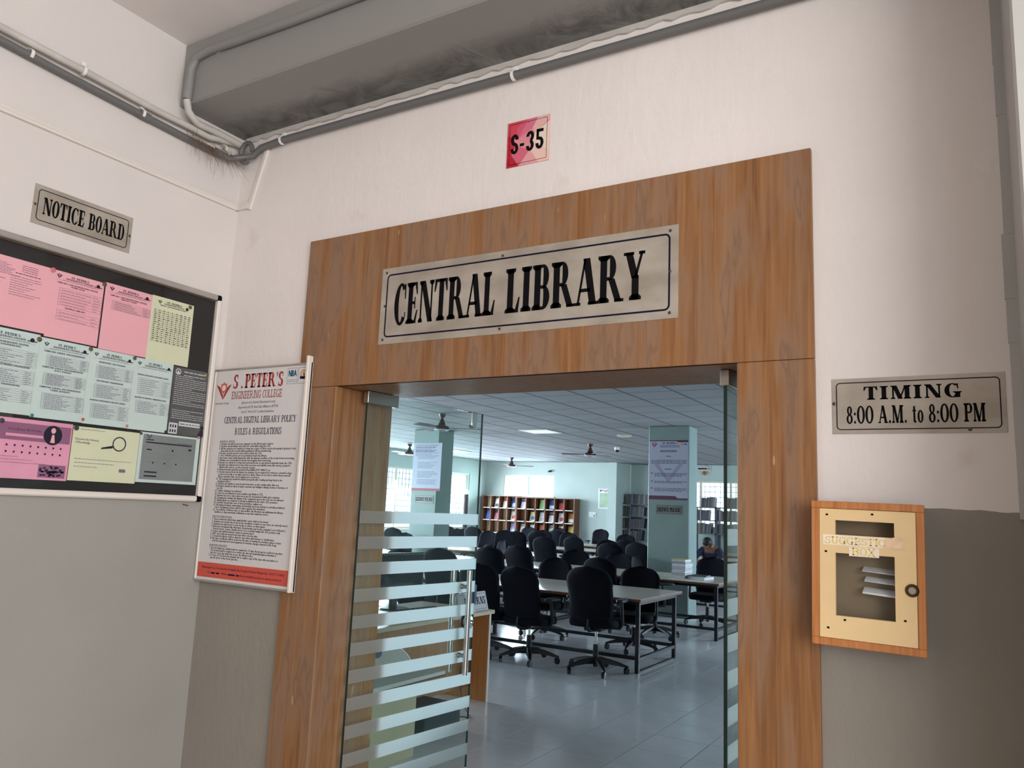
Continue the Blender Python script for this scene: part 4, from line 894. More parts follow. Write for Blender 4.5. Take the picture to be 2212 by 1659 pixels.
def window(name, label, loc, rot, W_, H_, cols, rows, fm='upvc', mull=None, grille=True):
    """cols/rows: inner division lines as fractions; x right seen from inside, y outwards, z up"""
    t = link(name, None, None, loc, rot); struct(t, label); f = .045
    for b in ((0, f, 0, H_), (W_-f, W_, 0, H_), (f, W_-f, 0, f), (f, W_-f, H_-f, H_)): MB().box(b[0], b[1], .02, .075, b[2], b[3]).build('frame_rail', fm, t, bevel=.003)
    for c in cols: MB().box(c*W_-.025, c*W_+.025, .02, .075, f, H_-f).build('mullion', mull or fm, t, bevel=.003)
    for r_ in rows: MB().box(f, W_-f, .018, .077, r_*H_-.03, r_*H_+.03).build('transom', fm, t, bevel=.003)
    xs = [0]+list(cols)+[1]; zs = [0]+list(rows)+[1]
    for i in range(len(xs)-1):
        for j in range(len(zs)-1): MB().box(xs[i]*W_+.025, xs[i+1]*W_-.025, .045, .05, zs[j]*H_+.03, zs[j+1]*H_-.03).build('pane', 'window_glass', t)
    if grille:
        g = MB(); n = int(W_/.14)
        for k in range(1, n): g.box(W_*k/n-.006, W_*k/n+.006, .13, .142, 0, H_)
        for k in range(1, int(H_/.14)): g.box(0, W_, .13, .142, H_*k/int(H_/.14)-.006, H_*k/int(H_/.14)+.006)
        o = g.build('grille', 'grille', t); o['kind'] = 'stuff'
    MB().box(-.03, W_+.03, -.03, .02, -.04, 0).build('sill', fm, t, bevel=.004)
    return t
window('window_1', 'tall library window left of the far pillar seen through the glass door', (LX0, W1[0], W1[2]), LEFT, W1[1]-W1[0], W1[3]-W1[2], [.41, .71], [.635])
window('window_2', 'library window between the far pillar and the back corner', (LX0, W2[0], W2[2]), LEFT, W2[1]-W2[0], W2[3]-W2[2], [.5], [.635])
window('window_3', 'wide high window with two bright panes above the magazine rack', (W3[0], LY1, W3[2]), FRONT, W3[1]-W3[0], W3[3]-W3[2], [.5], [], 'upvc', 'mullion_blue', False)
window('window_4', 'window with white grid bars above the bookshelves right of the pillar', (W4[0], LY2, W4[2]), FRONT, W4[1]-W4[0], W4[3]-W4[2], [.12, .6], [])
window('window_added', 'unseen windows added left of the doorway to light the door film', (LX0, W6[0], W6[2]), LEFT, W6[1]-W6[0], W6[3]-W6[2], [.25, .5, .75], [.65])  # added out of view so light reaches the back of the frosted film
window('window_5', 'row of windows along the right wall of the library', (LX1, W5[1], W5[2]), R(-90), W5[1]-W5[0], W5[3]-W5[2], [.2, .4, .6, .8], [.65])

# ------------------------------------------------------------------ floor tiles and ceiling tiles
def tiles(parent, part, pitch, gap, th, xr, yr, z, m, vis, x0, y0, up, limit=290):
    me = MB().box(gap/2, pitch-gap/2, gap/2, pitch-gap/2, -th if up else 0, 0 if up else th).mesh(part, m, bevel=.0012)
    allc = []
    i0, i1 = math.floor((xr[0]-x0)/pitch), math.ceil((xr[1]-x0)/pitch); j0, j1 = math.floor((yr[0]-y0)/pitch), math.ceil((yr[1]-y0)/pitch)
    for i in range(i0, i1):
        for j in range(j0, j1):
            X, Y = x0+i*pitch, y0+j*pitch
            if X < xr[0]-.001 or X+pitch > xr[1]+.001 or Y < yr[0]-.001 or Y+pitch > yr[1]+.001: continue
            P = (X+pitch/2, Y+pitch/2, z); v = vis(P); allc.append((0 if v else 1, (Vector(P)-CAM).length, X, Y))
    allc.sort(); rest = MB()
    for k, (v, d, X, Y) in enumerate(allc):
        if k < limit and v == 0: link(part, me, parent, (X, Y, z))
        else: rest.box(X+gap/2, X+pitch-gap/2, Y+gap/2, Y+pitch-gap/2, z-th if up else z, z if up else z+th)
    o = rest.build(part+'_rest', m, parent); o['kind'] = 'stuff'
def invis(P, y0, y1):
    x, y = proj(P); return 720 < x < 1610 and y0 < y < y1
tiles(bpy.data.objects['floor_library'], 'floor_tile', .4, .0045, .003, (LX0, LX1), (WT, LY1), 0, 'floor_tile', lambda P: invis(P, 1320, 1720) and P[1] < 11, .25, 3.58, True)
tiles(bpy.data.objects['ceiling_library'], 'ceiling_tile', .6, .016, .012, (LX0-.2, LX1), (WT, LY2), LCZ, 'ceiling_tile', lambda P: invis(P, 760, 985), -4.09, 9.77, False)

_cl = bpy.data.objects['ceiling_library']; mat('seam_shade_strip', rgb(50, 53, 57), .6); mat('seam_shade_strip_thin', rgb(98, 100, 104), .6)  # dark strips paint the shade of the gaps between ceiling tiles
_gy = MB().box(-.0065, .0065, WT, LY2, -.0025, .004).mesh('seam_shade_strip', 'seam_shade_strip'); _gx = MB().box(LX0, LX1, -.003, .003, -.0008, .004).mesh('seam_shade_strip', 'seam_shade_strip_thin')
for k in range(-10, 16): link('seam_shade_strip', _gy, _cl, (-4.09+.6*k, 0, LCZ))
for k in range(-15, 16): link('seam_shade_strip', _gx, _cl, (0, 9.77+.6*k, LCZ))

# ------------------------------------------------------------------ pillars with posters and signs
def pillar(label, x0, x1, y0, y1): return struct(MB().box(x0, x1, y0, y1, 0, LCZ).build('pillar', 'pillar_paint', None, bevel=.012), label)
pillar('square green-grey pillar carrying the institution poster and SILENCE PLEASE sign', -1.516, -.835, 9.62, 10.02)
pillar('green-grey pillar with a poster seen through the left glass door', -6.24, -5.64, 9.5, 9.98)
a, b = PYp(1403.6, 951.5, 9.62), PYp(1486, 1081, 9.62); W_, H_ = b.x-a.x, a.z-b.z
t = thing('wall_poster', 'poster headed INSTITUTION with vision and mission text on the near pillar', 'poster', (a.x, 9.618, b.z)); rnd = random.Random(21)
MB().box(0, W_, -.004, 0, 0, H_).build('sheet', mat('poster_lilac', rgb(166, 166, 184), .5), t); d = MB(); y = -.0046
wg, wh = crest(W_*.13, H_*.925, W_*.085); r_ = MB().flat(wg+wh, y); r_.build('crest', 'logo_red', t)
d.flat(serif("ST. PETER'S", H_*.030, W_*.38, 'c'), y, W_*.52, H_*.935); d.flat(serif('INSTITUTION', H_*.030, W_*.42, 'c'), y, W_*.5, H_*.80); d.flat(serif('VISION', H_*.016, W_*.13, 'c'), y, W_*.5, H_*.72); d.flat(serif('MISSION', H_*.016, W_*.18, 'c'), y, W_*.5, H_*.505)
for k in range(2): d.flat(words(W_*.28, W_*.78, H_*(.905-.022*k), H_*.012, rnd), y)
for z_ in (.655, .632, .609): d.flat(words(W_*.05, W_*.97, H_*z_, H_*.013, rnd), y)
for z_, n in ((.435, 3), (.30, 2), (.185, 3)):
    d.flat(bar(W_*.05, W_*.10, H_*z_, H_*(z_+.012)), y)
    for k in range(n): d.flat(words(W_*.14, W_*.97, H_*(z_-.022*k), H_*.012, rnd, 1 if k < n-1 else .85), y)
d.build('lettering', 'print_dark', t)
MB().flat([[(W_*.12, H_*.60), (W_*.24, H_*.60), (W_*.50, H_*.36), (W_*.50, H_*.28)], [(W_*.88, H_*.60), (W_*.50, H_*.28), (W_*.50, H_*.36), (W_*.76, H_*.60)]], -.0043).build('watermark', mat('poster_mark', rgb(148, 142, 164), .5), t)
MB().flat([[(0, 0), (W_, 0), (W_, H_*.03), (W_*.74, H_*.03), (W_*.68, H_*.065), (0, H_*.065)]], y).build('footer_band', mat('poster_maroon', rgb(86, 34, 58), .5), t)
MB().flat([[(0, H_*.985), (W_*.7, H_*.985), (W_*.76, H_*.965), (W_, H_*.965), (W_, H_), (0, H_)]], y).build('header_band', 'poster_maroon', t)
MB().flat(disc(W_*.84, H_*.935, W_*.035), y).build('gold_badge', 'logo_gold', t); MB().flat(bar(W_*.89, W_*.97, H_*.92, H_*.945), y).build('blue_badge', 'logo_blue', t)
def silence(x0, x1, z0, z1, Y, label):
    W_, H_ = x1-x0, z1-z0; t = thing('silence_sign', label, 'sign', (x0, Y-.002, z0)); MB().box(0, W_, -.003, 0, 0, H_).build('plate', mat('steel_dim', rgb(122, 120, 116), .45, .2), t)
    MB().flat(serif('SILENCE PLEASE', H_*.44, W_*.88, 'c', T=.27), -.0038, W_*.5, H_*.28).build('lettering', 'sign_black', t); MB().flat(rrect_ring(.015, W_-.015, .015, H_-.015, .01, .004), -.0038).build('border_line', 'sign_navy', t)
a, b = PYp(1417, 1089.5, 9.62), PYp(1472.5, 1112.6, 9.62); silence(a.x, b.x, b.z, a.z, 9.62, 'steel sign reading SILENCE PLEASE on the near pillar')
a, b = PYp(896.5, 1068, 9.5), PYp(936, 1089, 9.5); silence(a.x, b.x, b.z, a.z, 9.5, 'steel sign reading SILENCE PLEASE on the pillar behind the glass door')
a, b = PYp(895, 957, 9.5), PYp(950, 1061, 9.5); W_, H_ = b.x-a.x, a.z-b.z; t = thing('wall_poster', 'tall pale poster with red footer on the pillar behind the glass door', 'poster', (a.x, 9.498, b.z)); rnd = random.Random(22)
MB().box(0, W_, -.004, 0, 0, H_).build('sheet', 'poster_lilac', t); d = MB()
for k in range(30):
    if k in (11, 12, 18, 19, 25): continue
    d.flat(words(W_*(.08 if k < 9 else .18), W_*.92, H_*(.95-.028*k), H_*(.018 if k in (2, 4, 5) else .010), rnd, rnd.uniform(.6, 1)), -.0046)
d.build('lettering', 'print_dark', t); MB().flat(bar(0, W_, 0, H_*.05), -.0046).build('footer_band', mat('poster_red', rgb(150, 46, 56), .5), t)

# ------------------------------------------------------------------ office chairs
def chair_proto():
    t = link('office_chair', None)
    m = MB(); nu, nv = 12, 16
    def wv(v):
        if v > .70: return .240*max(0, 1-((v-.70)/.30)**2.4)**.5+.004
        if v < .16: return .226*max(0, 1-((.16-v)/.16)**2.6)**.5*.98+.004
        return .226+.014*(v-.16)/.54
    for side in (0, 1):
        for j in range(nv+1):
            v = j/nv; v = v+.10*math.sin(2*math.pi*v)*-.35; w_ = wv(min(max(v, 0), 1))
            for i in range(nu+1):
                u = -1+2*i/nu; u = math.copysign(abs(u)**.8, u); ed = (1-abs(u)**3)**.5*(1-abs(2*v-1)**8)**.5
                y = -.215-.075*v+.035*math.sin(math.pi*min(1, v*1.5))+.045*u*u; y += (.030*ed if side == 0 else -.028*ed)
                m.v.append((u*w_, y, .445+.555*v))
    N = (nu+1)*(nv+1)
    for j in range(nv):
        for i in range(nu):
            a = j*(nu+1)+i; m.f.append((a, a+1, a+nu+2, a+nu+1)); m.f.append((N+a, N+a+nu+1, N+a+nu+2, N+a+1)); m.m += [0, 0]
    bk = m.mesh('backrest', 'chair_fabric'); bm = bmesh.new(); bm.from_mesh(bk); bmesh.ops.remove_doubles(bm, verts=bm.verts, dist=.0015); bmesh.ops.recalc_face_normals(bm, faces=bm.faces); bm.to_mesh(bk); bm.free(); bk.shade_smooth()
    link('backrest', bk, t)
    m = MB(); n = 28; prof = [(.80, .405), (.96, .412), (1, .435), (.99, .465), (.93, .485), (.70, .492), (.35, .486), (.01, .484)]
    for (s, z) in prof:
        for k in range(n):
            a = 2*math.pi*k/n; c_, s_ = math.cos(a), math.sin(a); e = .5
            m.v.append((.245*s*math.copysign(abs(c_)**e, c_), .01+.235*s*math.copysign(abs(s_)**e, s_), z-.012*(s_ > .6)*s))
    for i in range(len(prof)-1):
        for k in range(n): m.f.append((i*n+k, i*n+(k+1) % n, (i+1)*n+(k+1) % n, (i+1)*n+k)); m.m.append(0)
    m.f.append(tuple(range(n-1, -1, -1))); m.m.append(0)
    m.build('seat', 'chair_fabric', t, smooth=60)
    MB().box(-.09, .09, -.12, .12, .365, .408).build('tilt_mechanism', 'chair_plastic', t, bevel=.012)
    MB().tube([(0, -.05, .375), (0, -.20, .385), (0, -.235, .42), (0, -.225, .49)], [.022, .020, .016, .010], 8).build('back_bar', 'chair_plastic', t, smooth=60)
    for s in (-1, 1):
        ar = MB().tube([(s*.10, .02, .395), (s*.24, .02, .40), (s*.262, .02, .44), (s*.262, -.01, .66)], [.014, .016, .018, .016], 8).build('armrest', 'chair_plastic', t, smooth=60)
        m = MB(); pts = [(.045*math.copysign(abs(math.cos(a))**.7, math.cos(a))+s*.262, .13*math.copysign(abs(math.sin(a))**.8, math.sin(a))+.02) for a in [2*math.pi*k/16 for k in range(16)]]
        m.prism(pts, .655, .685, 'z'); m.build('arm_pad', 'chair_plastic', ar, bevel=.008)
    MB().tube([(0, 0, .26), (0, 0, .44)], .0135, 12).build('gas_piston', 'chrome', t, smooth=60)
    MB().tube([(0, 0, .055), (0, 0, .10), (0, 0, .265)], [.022, .030, .026], 14).build('column', 'chair_plastic', t, smooth=50)
    cm = MB().tube([(0, -.014, .027), (0, -.004, .027)], .027, 14).tube([(0, .004, .027), (0, .014, .027)], .027, 14)
    cm.prism([(-.022, .030), (-.026, .045), (-.010, .062), (.012, .062), (.026, .045), (.022, .030)], -.016, .016, 'y'); cme = cm.mesh('caster', 'caster_black', smooth=50)
    lg = MB(); L_ = [(.02, .036, .085, .145), (.12, .030, .088, .135), (.22, .024, .078, .112), (.30, .019, .064, .085), (.325, .012, .062, .078)]
    vs = []; fs = []
    for (x, hw, zl_, zh_) in L_: vs += [(x, -hw, zl_), (x, hw, zl_), (x, hw*.72, zh_), (x, -hw*.72, zh_)]
    for i in range(len(L_)-1):
        for k in range(4): fs.append((i*4+k, i*4+(k+1) % 4, i*4+4+(k+1) % 4, i*4+4+k))
    fs += [(3, 2, 1, 0), tuple(range(len(vs)-4, len(vs)))]; lg.add(vs, fs); lme = lg.mesh('base_leg', 'chair_plastic', bevel=.004)
    for k in range(5):
        o = link('base_leg', lme, t, (0, 0, 0), R(72*k+18)); link('caster', cme, o, (.305, 0, 0), R(40+70*k))
    return t
UP = ('backrest', 'seat', 'tilt_mechanism', 'back_bar', 'armrest')
cproto = chair_proto(); first = [True]
def chair(px, py, Yb, face, label, group, turn=0, X=None, Z=None, basex=None):
    P = PYp(px, py, Yb); dz = max(-.06, min(.12, P.z-1.0)); rz = (0 if face > 0 else math.pi)+R(turn)
    off = Vector((0, -.285)); off.rotate(Matrix.Rotation(rz, 2)); bx, by = P.x-off.x, P.y-off.y
    if first[0]: t = cproto; t.location = (bx, by, 0); t.rotation_euler = (0, 0, rz); first[0] = False
    else:
        t = copy_tree(cproto, (bx, by, 0), rz)
        for c in t.children:
            n = c.name.split('.')[0]
            if n in UP: c.location.z = 0
    for c in t.children:
        if c.name.split('.')[0] in UP: c.location.z = dz
    tag(t, label, 'chair', group); return t
G1 = 'chairs along the reading tables'
CH = [(1269, 1222, 4.62, 1, 'black office chair nearest the door, right one pulled up to the front table', 4), (1116, 1222, 4.64, 1, 'black office chair at the front table, left neighbour of the nearest chair', -4),
 (1030, 1215, 4.66, 1, 'black office chair at the front table half hidden by the door handle', 6), (1205, 1204, 6.72, -1, 'black office chair on the far side of the front table, between the two nearest', 0),
 (1386, 1226, 6.62, -1, 'black office chair with armrest on the far side of the front table, rightmost', 6), (1292, 1203, 7.32, 1, 'black office chair at second table, seen just above the nearest chair', 0), (1372, 1200, 7.3, 1, 'black office chair turned sideways beside the near pillar', -48),
 (1340, 1194, 9.38, -1, 'black office chair on the far side of the second table, next to the sideways chair', 0), (1054, 1180, 7.35, 1, 'black office chair at second table beside the glass door edge', 5), (1116, 1177, 7.3, 1, 'large dark office chair back at second table, centre left', -4),
 (1173, 1158.5, 10.05, 1, 'tall dark office chair back in the middle of the room below the magazine rack', 0), (1245, 1189.5, 9.4, -1, 'low grey-lit office chair back on the far side of the second table', 14), (1236.6, 1158.7, 12.85, 1, 'dark office chair back at the fourth table right of the tallest back', 0),
 (1230.6, 1149.7, 14.8, -1, 'rounded office chair back right below the rack end panel', 0), (1210, 1140, 17.4, -1, 'small office chair back overlapping the right end of the rack', 0), (1199, 1145, 15.55, 1, 'small office chair back left of the rack end panel', 0), (1174, 1144.5, 14.8, -1, 'small grey-lit office chair back below the orange magazine', 12),
 (1158, 1147, 12.85, 1, 'grey-edged office chair back below the third rack column from the right', 0), (1145, 1137.6, 17.3, -1, 'small office chair back standing highest in front of the rack', 0), (1113.7, 1146.7, 12.85, 1, 'wide dark office chair back below the left half of the rack', 0), (1094, 1145, 12.1, -1, 'dark office chair back just left of the wide one below the rack', 8),
 (1058, 1146, 12.15, -1, 'grey-lit office chair back at the left end of the rack', -10), (1091, 1166.6, 9.35, -1, 'grey-lit office chair back turned aside behind the large dark back', -38), (1299.8, 1140.4, 17.45, -1, 'office chair standing alone against the pale back wall', 0),
 (1354, 1154, 15.0, -1, 'small office chair back in front of the dark bookshelf', 0), (1315, 1165.6, 12.2, -1, 'low grey-lit office chair back left of the bookshelf', 0), (1350, 1165, 12.85, 1, 'dark office chair back below the bookshelf, left of the pillar', 0), (1315, 1172.7, 10.1, 1, 'dark office chair back in front of the low grey-lit back', 0), (1374, 1172, 10.1, 1, 'dark office chair with pale edge right against the pillar', -8),
 (1541, 1203, 9.45, -1, 'dark office chair right of the pillar behind the second table', 0),
 (846, 1139, 10.1, 1, 'dark office chair in front of the left window behind the glass door', 0), (878, 1150, 9.3, -1, 'dark office chair below the left window beside the far pillar', 0), (970, 1136, 15.5, 1, 'narrow office chair back against the second window', 70), (986, 1141, 15.3, -1, 'first of two narrow office chair backs under the second window', 80), (998, 1142, 14.9, -1, 'second of two narrow office chair backs under the second window', 80),
 (1019, 1133, 12.85, 1, 'office chair back at the edge of the glass door', 0), (1035, 1146, 14.8, -1, 'office chair back just right of the glass door edge', 0), (862, 1184, 4.6, 1, 'large office chair back behind the left half of the striped glass door', 0), (945, 1183, 4.5, 1, 'large office chair back behind the middle of the striped glass door', 0)]
for i, (px, py, Yb, f, lb, tr) in enumerate(CH): chair(px, py, Yb, f, lb, G1, tr)
# the two nearest chairs: their five-star bases are seen on the floor
# ------------------------------------------------------------------ reading tables
def table_proto(L_, D_, H_=.72):
    t = link('reading_table', None)
    MB().box(0, L_, 0, D_, H_-.004, H_).build('table_top', 'table_top', t)
    MB().box(-.001, L_+.001, -.001, D_+.001, H_-.028, H_-.0038).build('top_edging', 'table_edge', t)
    ix, iy = .06, .09
    for x in (ix, L_-ix):
        for y in (iy, D_-iy): MB().box(x-.02, x+.02, y-.02, y+.02, 0, H_-.028).build('leg', 'table_frame', t, bevel=.002)
        MB().box(x-.016, x+.016, iy, D_-iy, .115, .147).build('side_rail', 'table_frame', t)
        MB().box(x-.012, x+.012, iy, D_-iy, .002, .016).build('foot_rail', 'table_frame', t)
        MB().box(x-.018, x+.018, iy, D_-iy, H_-.065, H_-.028).build('apron', 'table_frame', t)
    for y in (iy, D_-iy): MB().box(ix, L_-ix, y-.015, y+.015, .125, .158).build('long_rail', 'table_frame', t); MB().box(ix, L_-ix, y-.015, y+.015, H_-.065, H_-.028).build('apron', 'table_frame', t)
    return t
tp = table_proto(2.45, 1.25); tf = True
for r_, (y0, nm) in enumerate(((5.05, 'front'), (7.72, 'second'), (10.45, 'third'), (13.2, 'fourth'), (15.85, 'rearmost'))):
    for c_, (xe, cn) in enumerate(((.19, 'right'), (-2.28, 'middle'), (-4.75, 'left'))):
        P = (xe-2.45, y0, 0)
        if tf: tp.location = P; t = tp; tf = False
        else: t = copy_tree(tp, P)
        tag(t, '%s table of the %s row with pale top and black steel frame' % (cn, nm), 'table', 'reading tables in rows')

# ------------------------------------------------------------------ book stacks on the second table
mats_b = [mat('pages_a', rgb(214, 214, 216), .8, var=.05, vscale=200, vstretch=(.02, .02, 1)), mat('pages_b', rgb(200, 202, 208), .8, var=.05, vscale=220, vstretch=(.02, .02, 1))]
mat('cover_yellow', rgb(196, 176, 90), .6); mat('cover_blue', rgb(58, 74, 116), .6); mat('cover_dark', rgb(52, 50, 58), .6)
def book(loc, rz, L_, D_, th, cov, label, group, pg=0):
    t = thing('book', label, 'book', loc, rz, group)
    MB().box(0, L_, 0, D_, .0025, th-.0025).build('pages', mats_b[pg], t)
    for a, b in ((0, .0025), (th-.0025, th)): MB().box(-.003, L_+.003, -.003, D_+.003, a, b).build('cover', cov, t)
    return t
P = PZp(1446, 1247.5, .72); z = .7205; rnd = random.Random(31); TH = [.047, .03, .028, .035, .022, .03, .018, .022, .05][::-1]
names = ['lowest', 'second', 'third', 'fourth', 'fifth', 'sixth', 'seventh', 'eighth', 'topmost']
for k in range(9):
    th = [.040, .022, .026, .034, .024, .020, .022, .020, .034][k]
    book((P.x+.012+rnd.uniform(-.006, .006), P.y+.06+rnd.uniform(-.01, .01), z), R(rnd.uniform(-4, 4)), .19, .27, th, 'cover_yellow' if k == 8 else ('cover_dark' if k % 3 == 1 else 'paper_white'), '%s book from the table of the tall stack near the pillar' % names[k], 'books in the tall stack', k % 2); z += th+.0006
P = PZp(1480, 1250, .72)
book((P.x+.02, P.y+.05, .7205), R(-8), .24, .30, .03, 'paper_white', 'thick white book lying beside the tall stack', 'books beside the tall stack'); book((P.x+.03, P.y+.06, .7512), R(6), .23, .30, .012, 'cover_dark', 'thin dark book lying on the thick white one', 'books beside the tall stack')

# ------------------------------------------------------------------ circulation desk, its things, low cabinet
t = thing('desk', 'brown wooden desk seen through the glass door', 'desk', (-.37, 3.2, 0))
def dp(nm, m_, *b, bevel=.002): o = MB().box(*b).build(nm, m_, None, bevel=bevel); o.parent = t; o.location = -Vector(t.location); return o
dp('desk_top', mat('desk_top', rgb(206, 186, 158), .3, var=.05, vscale=6), -1.12, -.36, 1.5, 3.215, .692, .722)
dp('end_panel', 'desk_wood', -1.10, -.385, 3.175, 3.20, 0, .692); dp('end_panel', 'desk_wood', -1.10, -.385, 1.52, 1.545, 0, .692)
dp('modesty_panel', 'desk_wood', -.575, -.557, 1.545, 3.175, .10, .692); dp('edge_strip', 'alu_white', -.386, -.384, 3.174, 3.201, 0, .69, bevel=0)
t = thing('desk_sign', 'white tent sign reading RETURNS on the end of the desk', 'sign', (-.415, 2.775, .7225), LEFT)
m = MB(); m.prism([(0, 0), (.42, 0), (.405, .15), (.0, .15)], -.003, 0, 'y'); o = m.build('card', 'paper_white', t); o.rotation_euler = (R(-12), 0, 0)
L_ = MB().flat(serif('RETURNS', .058, .30), -.0038, .085, .052); L_.flat(rrect_ring(.012, .395, .012, .138, .004, .0022), -.0038); o = L_.build('lettering', 'sign_navy', t); o.rotation_euler = (R(-12), 0, 0)
m = MB(); m.prism([(0, 0), (.42, 0), (.405, .15), (.0, .15)], 0, .003, 'y'); o = m.build('back_card', 'paper_white', t); o.location = (0, .066, 0); o.rotation_euler = (R(12), 0, 0)
P = PXp(1007, 1318, -.44); t = thing('desk_calendar', 'small blue and white standing card beside the RETURNS sign', 'card', (-.385, P.y-.05, .7225), LEFT)
MB().box(0, .10, -.004, 0, .06, .215).build('blue_panel', mat('card_blue', rgb(32, 56, 110), .5), t); MB().box(0, .10, -.004, 0, 0, .06).build('white_panel', 'paper_white', t); MB().prism([(0, .001), (.06, .001), (.0, .20)], .02, .08, 'x').build('stand', 'paper_white', t)
t = thing('computer_monitor', 'black computer monitor on the desk behind the glass door', 'monitor', (-.93, 2.62, .722), R(84)); MB().box(-.29, .29, -.02, .02, .09, .44).build('screen_case', 'monitor', t, bevel=.006); MB().box(-.275, .275, -.0215, -.02, .115, .425).build('screen', mat('screen_black', rgb(10, 11, 14), .12), t)
MB().box(-.03, .03, .015, .045, .01, .25).build('neck', 'monitor', t); MB().lathe([(.12, 0), (.115, .010), (.03, .014), (0, .014)], 24, (0, .02, 0)).build('foot', 'monitor', t, smooth=40); MB().flat(bar(-.03, .03, .098, .106), -.0212).build('badge', 'print_white', t)
P = PZp(908, 1308, .735); t = thing('keyboard', 'dark computer keyboard lying on the desk', 'keyboard', (-.60, 2.62, .7225), R(82))
m = MB(); m.prism([(0, 0), (.15, 0), (.15, .026), (0, .014)], -.21, .21, 'x'); m.build('case', 'keyboard', t, bevel=.003)
km = MB().box(-.0075, .0075, -.0075, .0075, 0, .006).mesh('key', 'monitor'); 
for r_ in range(5):
    for c_ in range(18): link('key', km, t, (-.19+.0222*c_, .022+.024*r_, .0155+.0019*r_))
t = thing('low_cabinet', 'low cream cabinet with white top standing behind the glass door', 'cabinet', (0, 1.35, 0))
dp('cabinet_top', mat('white_top', rgb(216, 218, 214), .25), -.36, .095, .72, 1.90, .472, .496); dp('top_edging', 'table_edge', -.361, .0965, .719, 1.901, .462, .4715)
dp('body', 'cream_panel', -.34, .018, .95, 1.70, .0, .462); dp('dark_door', 'maroon', .019, .024, .93, 1.27, .02, .40); dp('body_edge', 'upvc', .012, .0195, 1.695, 1.704, 0, .46)
t = thing('storage_box', 'dark green box on the floor under the desk', 'box', (-.25, 2.25, 0)); dp('box_body', 'dark_green', -.45, -.12, 2.0, 2.42, 0, .16, bevel=.008); dp('box_lid', 'dark_green', -.46, -.11, 1.99, 2.43, .135, .165, bevel=.004)
t = thing('round_plaque', 'pale rounded plaque with blue emblem leaning on the low cabinet', 'plaque', (-.12, 1.42, .4965), LEFT)
m = MB(); m.prism([(.40*math.cos(a), .20*math.sin(a)) for a in [math.pi*k/20 for k in range(21)]], -.006, 0, 'y'); o = m.build('panel', mat('plaque_beige', rgb(166, 158, 138), .4), t); o.rotation_euler = (R(-14), 0, 0)
m = MB(); m.tube([(.40*math.cos(a), -.003, .20*math.sin(a)) for a in [math.pi*k/20 for k in range(21)]], .006, 6); o = m.build('rim', 'fan_trim', t, smooth=60); o.rotation_euler = (R(-14), 0, 0)
o = MB().flat(disc(.07, .13, .045, 16, .03), -.0068).build('emblem', 'card_blue', t); o.rotation_euler = (R(-14), 0, 0)
book((-.02, .86, .4965), R(70), .21, .30, .02, 'cover_blue', 'blue book lying on the low cabinet', 'book on the low cabinet')
m = MB(); m.tube([(-.30, 2.55, .004), (-.24, 2.6, .02), (-.2, 2.68, .004), (-.28, 2.75, .004), (-.45, 2.9, .1), (-.50, 2.95, .3)], .004, 6); tag(m.build('power_cable', 'monitor', None, smooth=60), 'thin black cable hanging below the desk', 'cable')

# ------------------------------------------------------------------ magazine racks and magazines
RYF = 18.0
def rack(label, x0, x1, cols, ztop, backm):
    t = thing('magazine_rack', label, 'rack', ((x0+x1)/2, RYF, 0))
    def rp(nm, m_, *b): o = MB().box(*b).build(nm, m_, None); o.parent = t; o.location = -Vector(t.location); return o
    zs = [.08, .465, .835, 1.205, 1.572, ztop-.02]
    rp('back_panel', backm, x0+.01, x1-.01, RYF+.26, RYF+.33, .05, ztop-.01)
    for k in range(cols+1): x = x0+(x1-x0)*k/cols; rp('upright', 'rack_wood', x-.011, x+.011, RYF, RYF+.26, .05, ztop-.02)
    rp('top_board', 'rack_wood', x0-.015, x1+.015, RYF-.005, RYF+.34, ztop-.02, ztop)
    for z in zs[:-1]:
        rp('shelf', 'rack_wood', x0, x1, RYF, RYF+.26, z-.009, z+.009)
        for k in range(cols): xx = x0+(x1-x0)*(k+.5)/cols; rp('label_card', 'paper_white', xx-.12, xx+.12, RYF-.004, RYF-.001, z-.011, z+.009)
    rp('side_panel', 'rack_wood', x0-.02, x0, RYF-.005, RYF+.34, 0, ztop-.02); rp('side_panel', 'rack_wood', x1, x1+.02, RYF-.005, RYF+.34, 0, ztop-.02)
    return zs
cork = mat('rack_cork', rgb(196, 172, 140), .8, var=.05, vscale=30); mat('rack_brown', rgb(126, 84, 62), .7, var=.05, vscale=10)
RA = (-10.10, -8.935, 4); RB = (-8.895, -6.99, 6)
zs = rack('tan-backed magazine rack in the back left corner of the library', *RA, 1.94, cork); rack('brown-backed magazine rack below the wide window', *RB, 1.915, 'rack_brown')
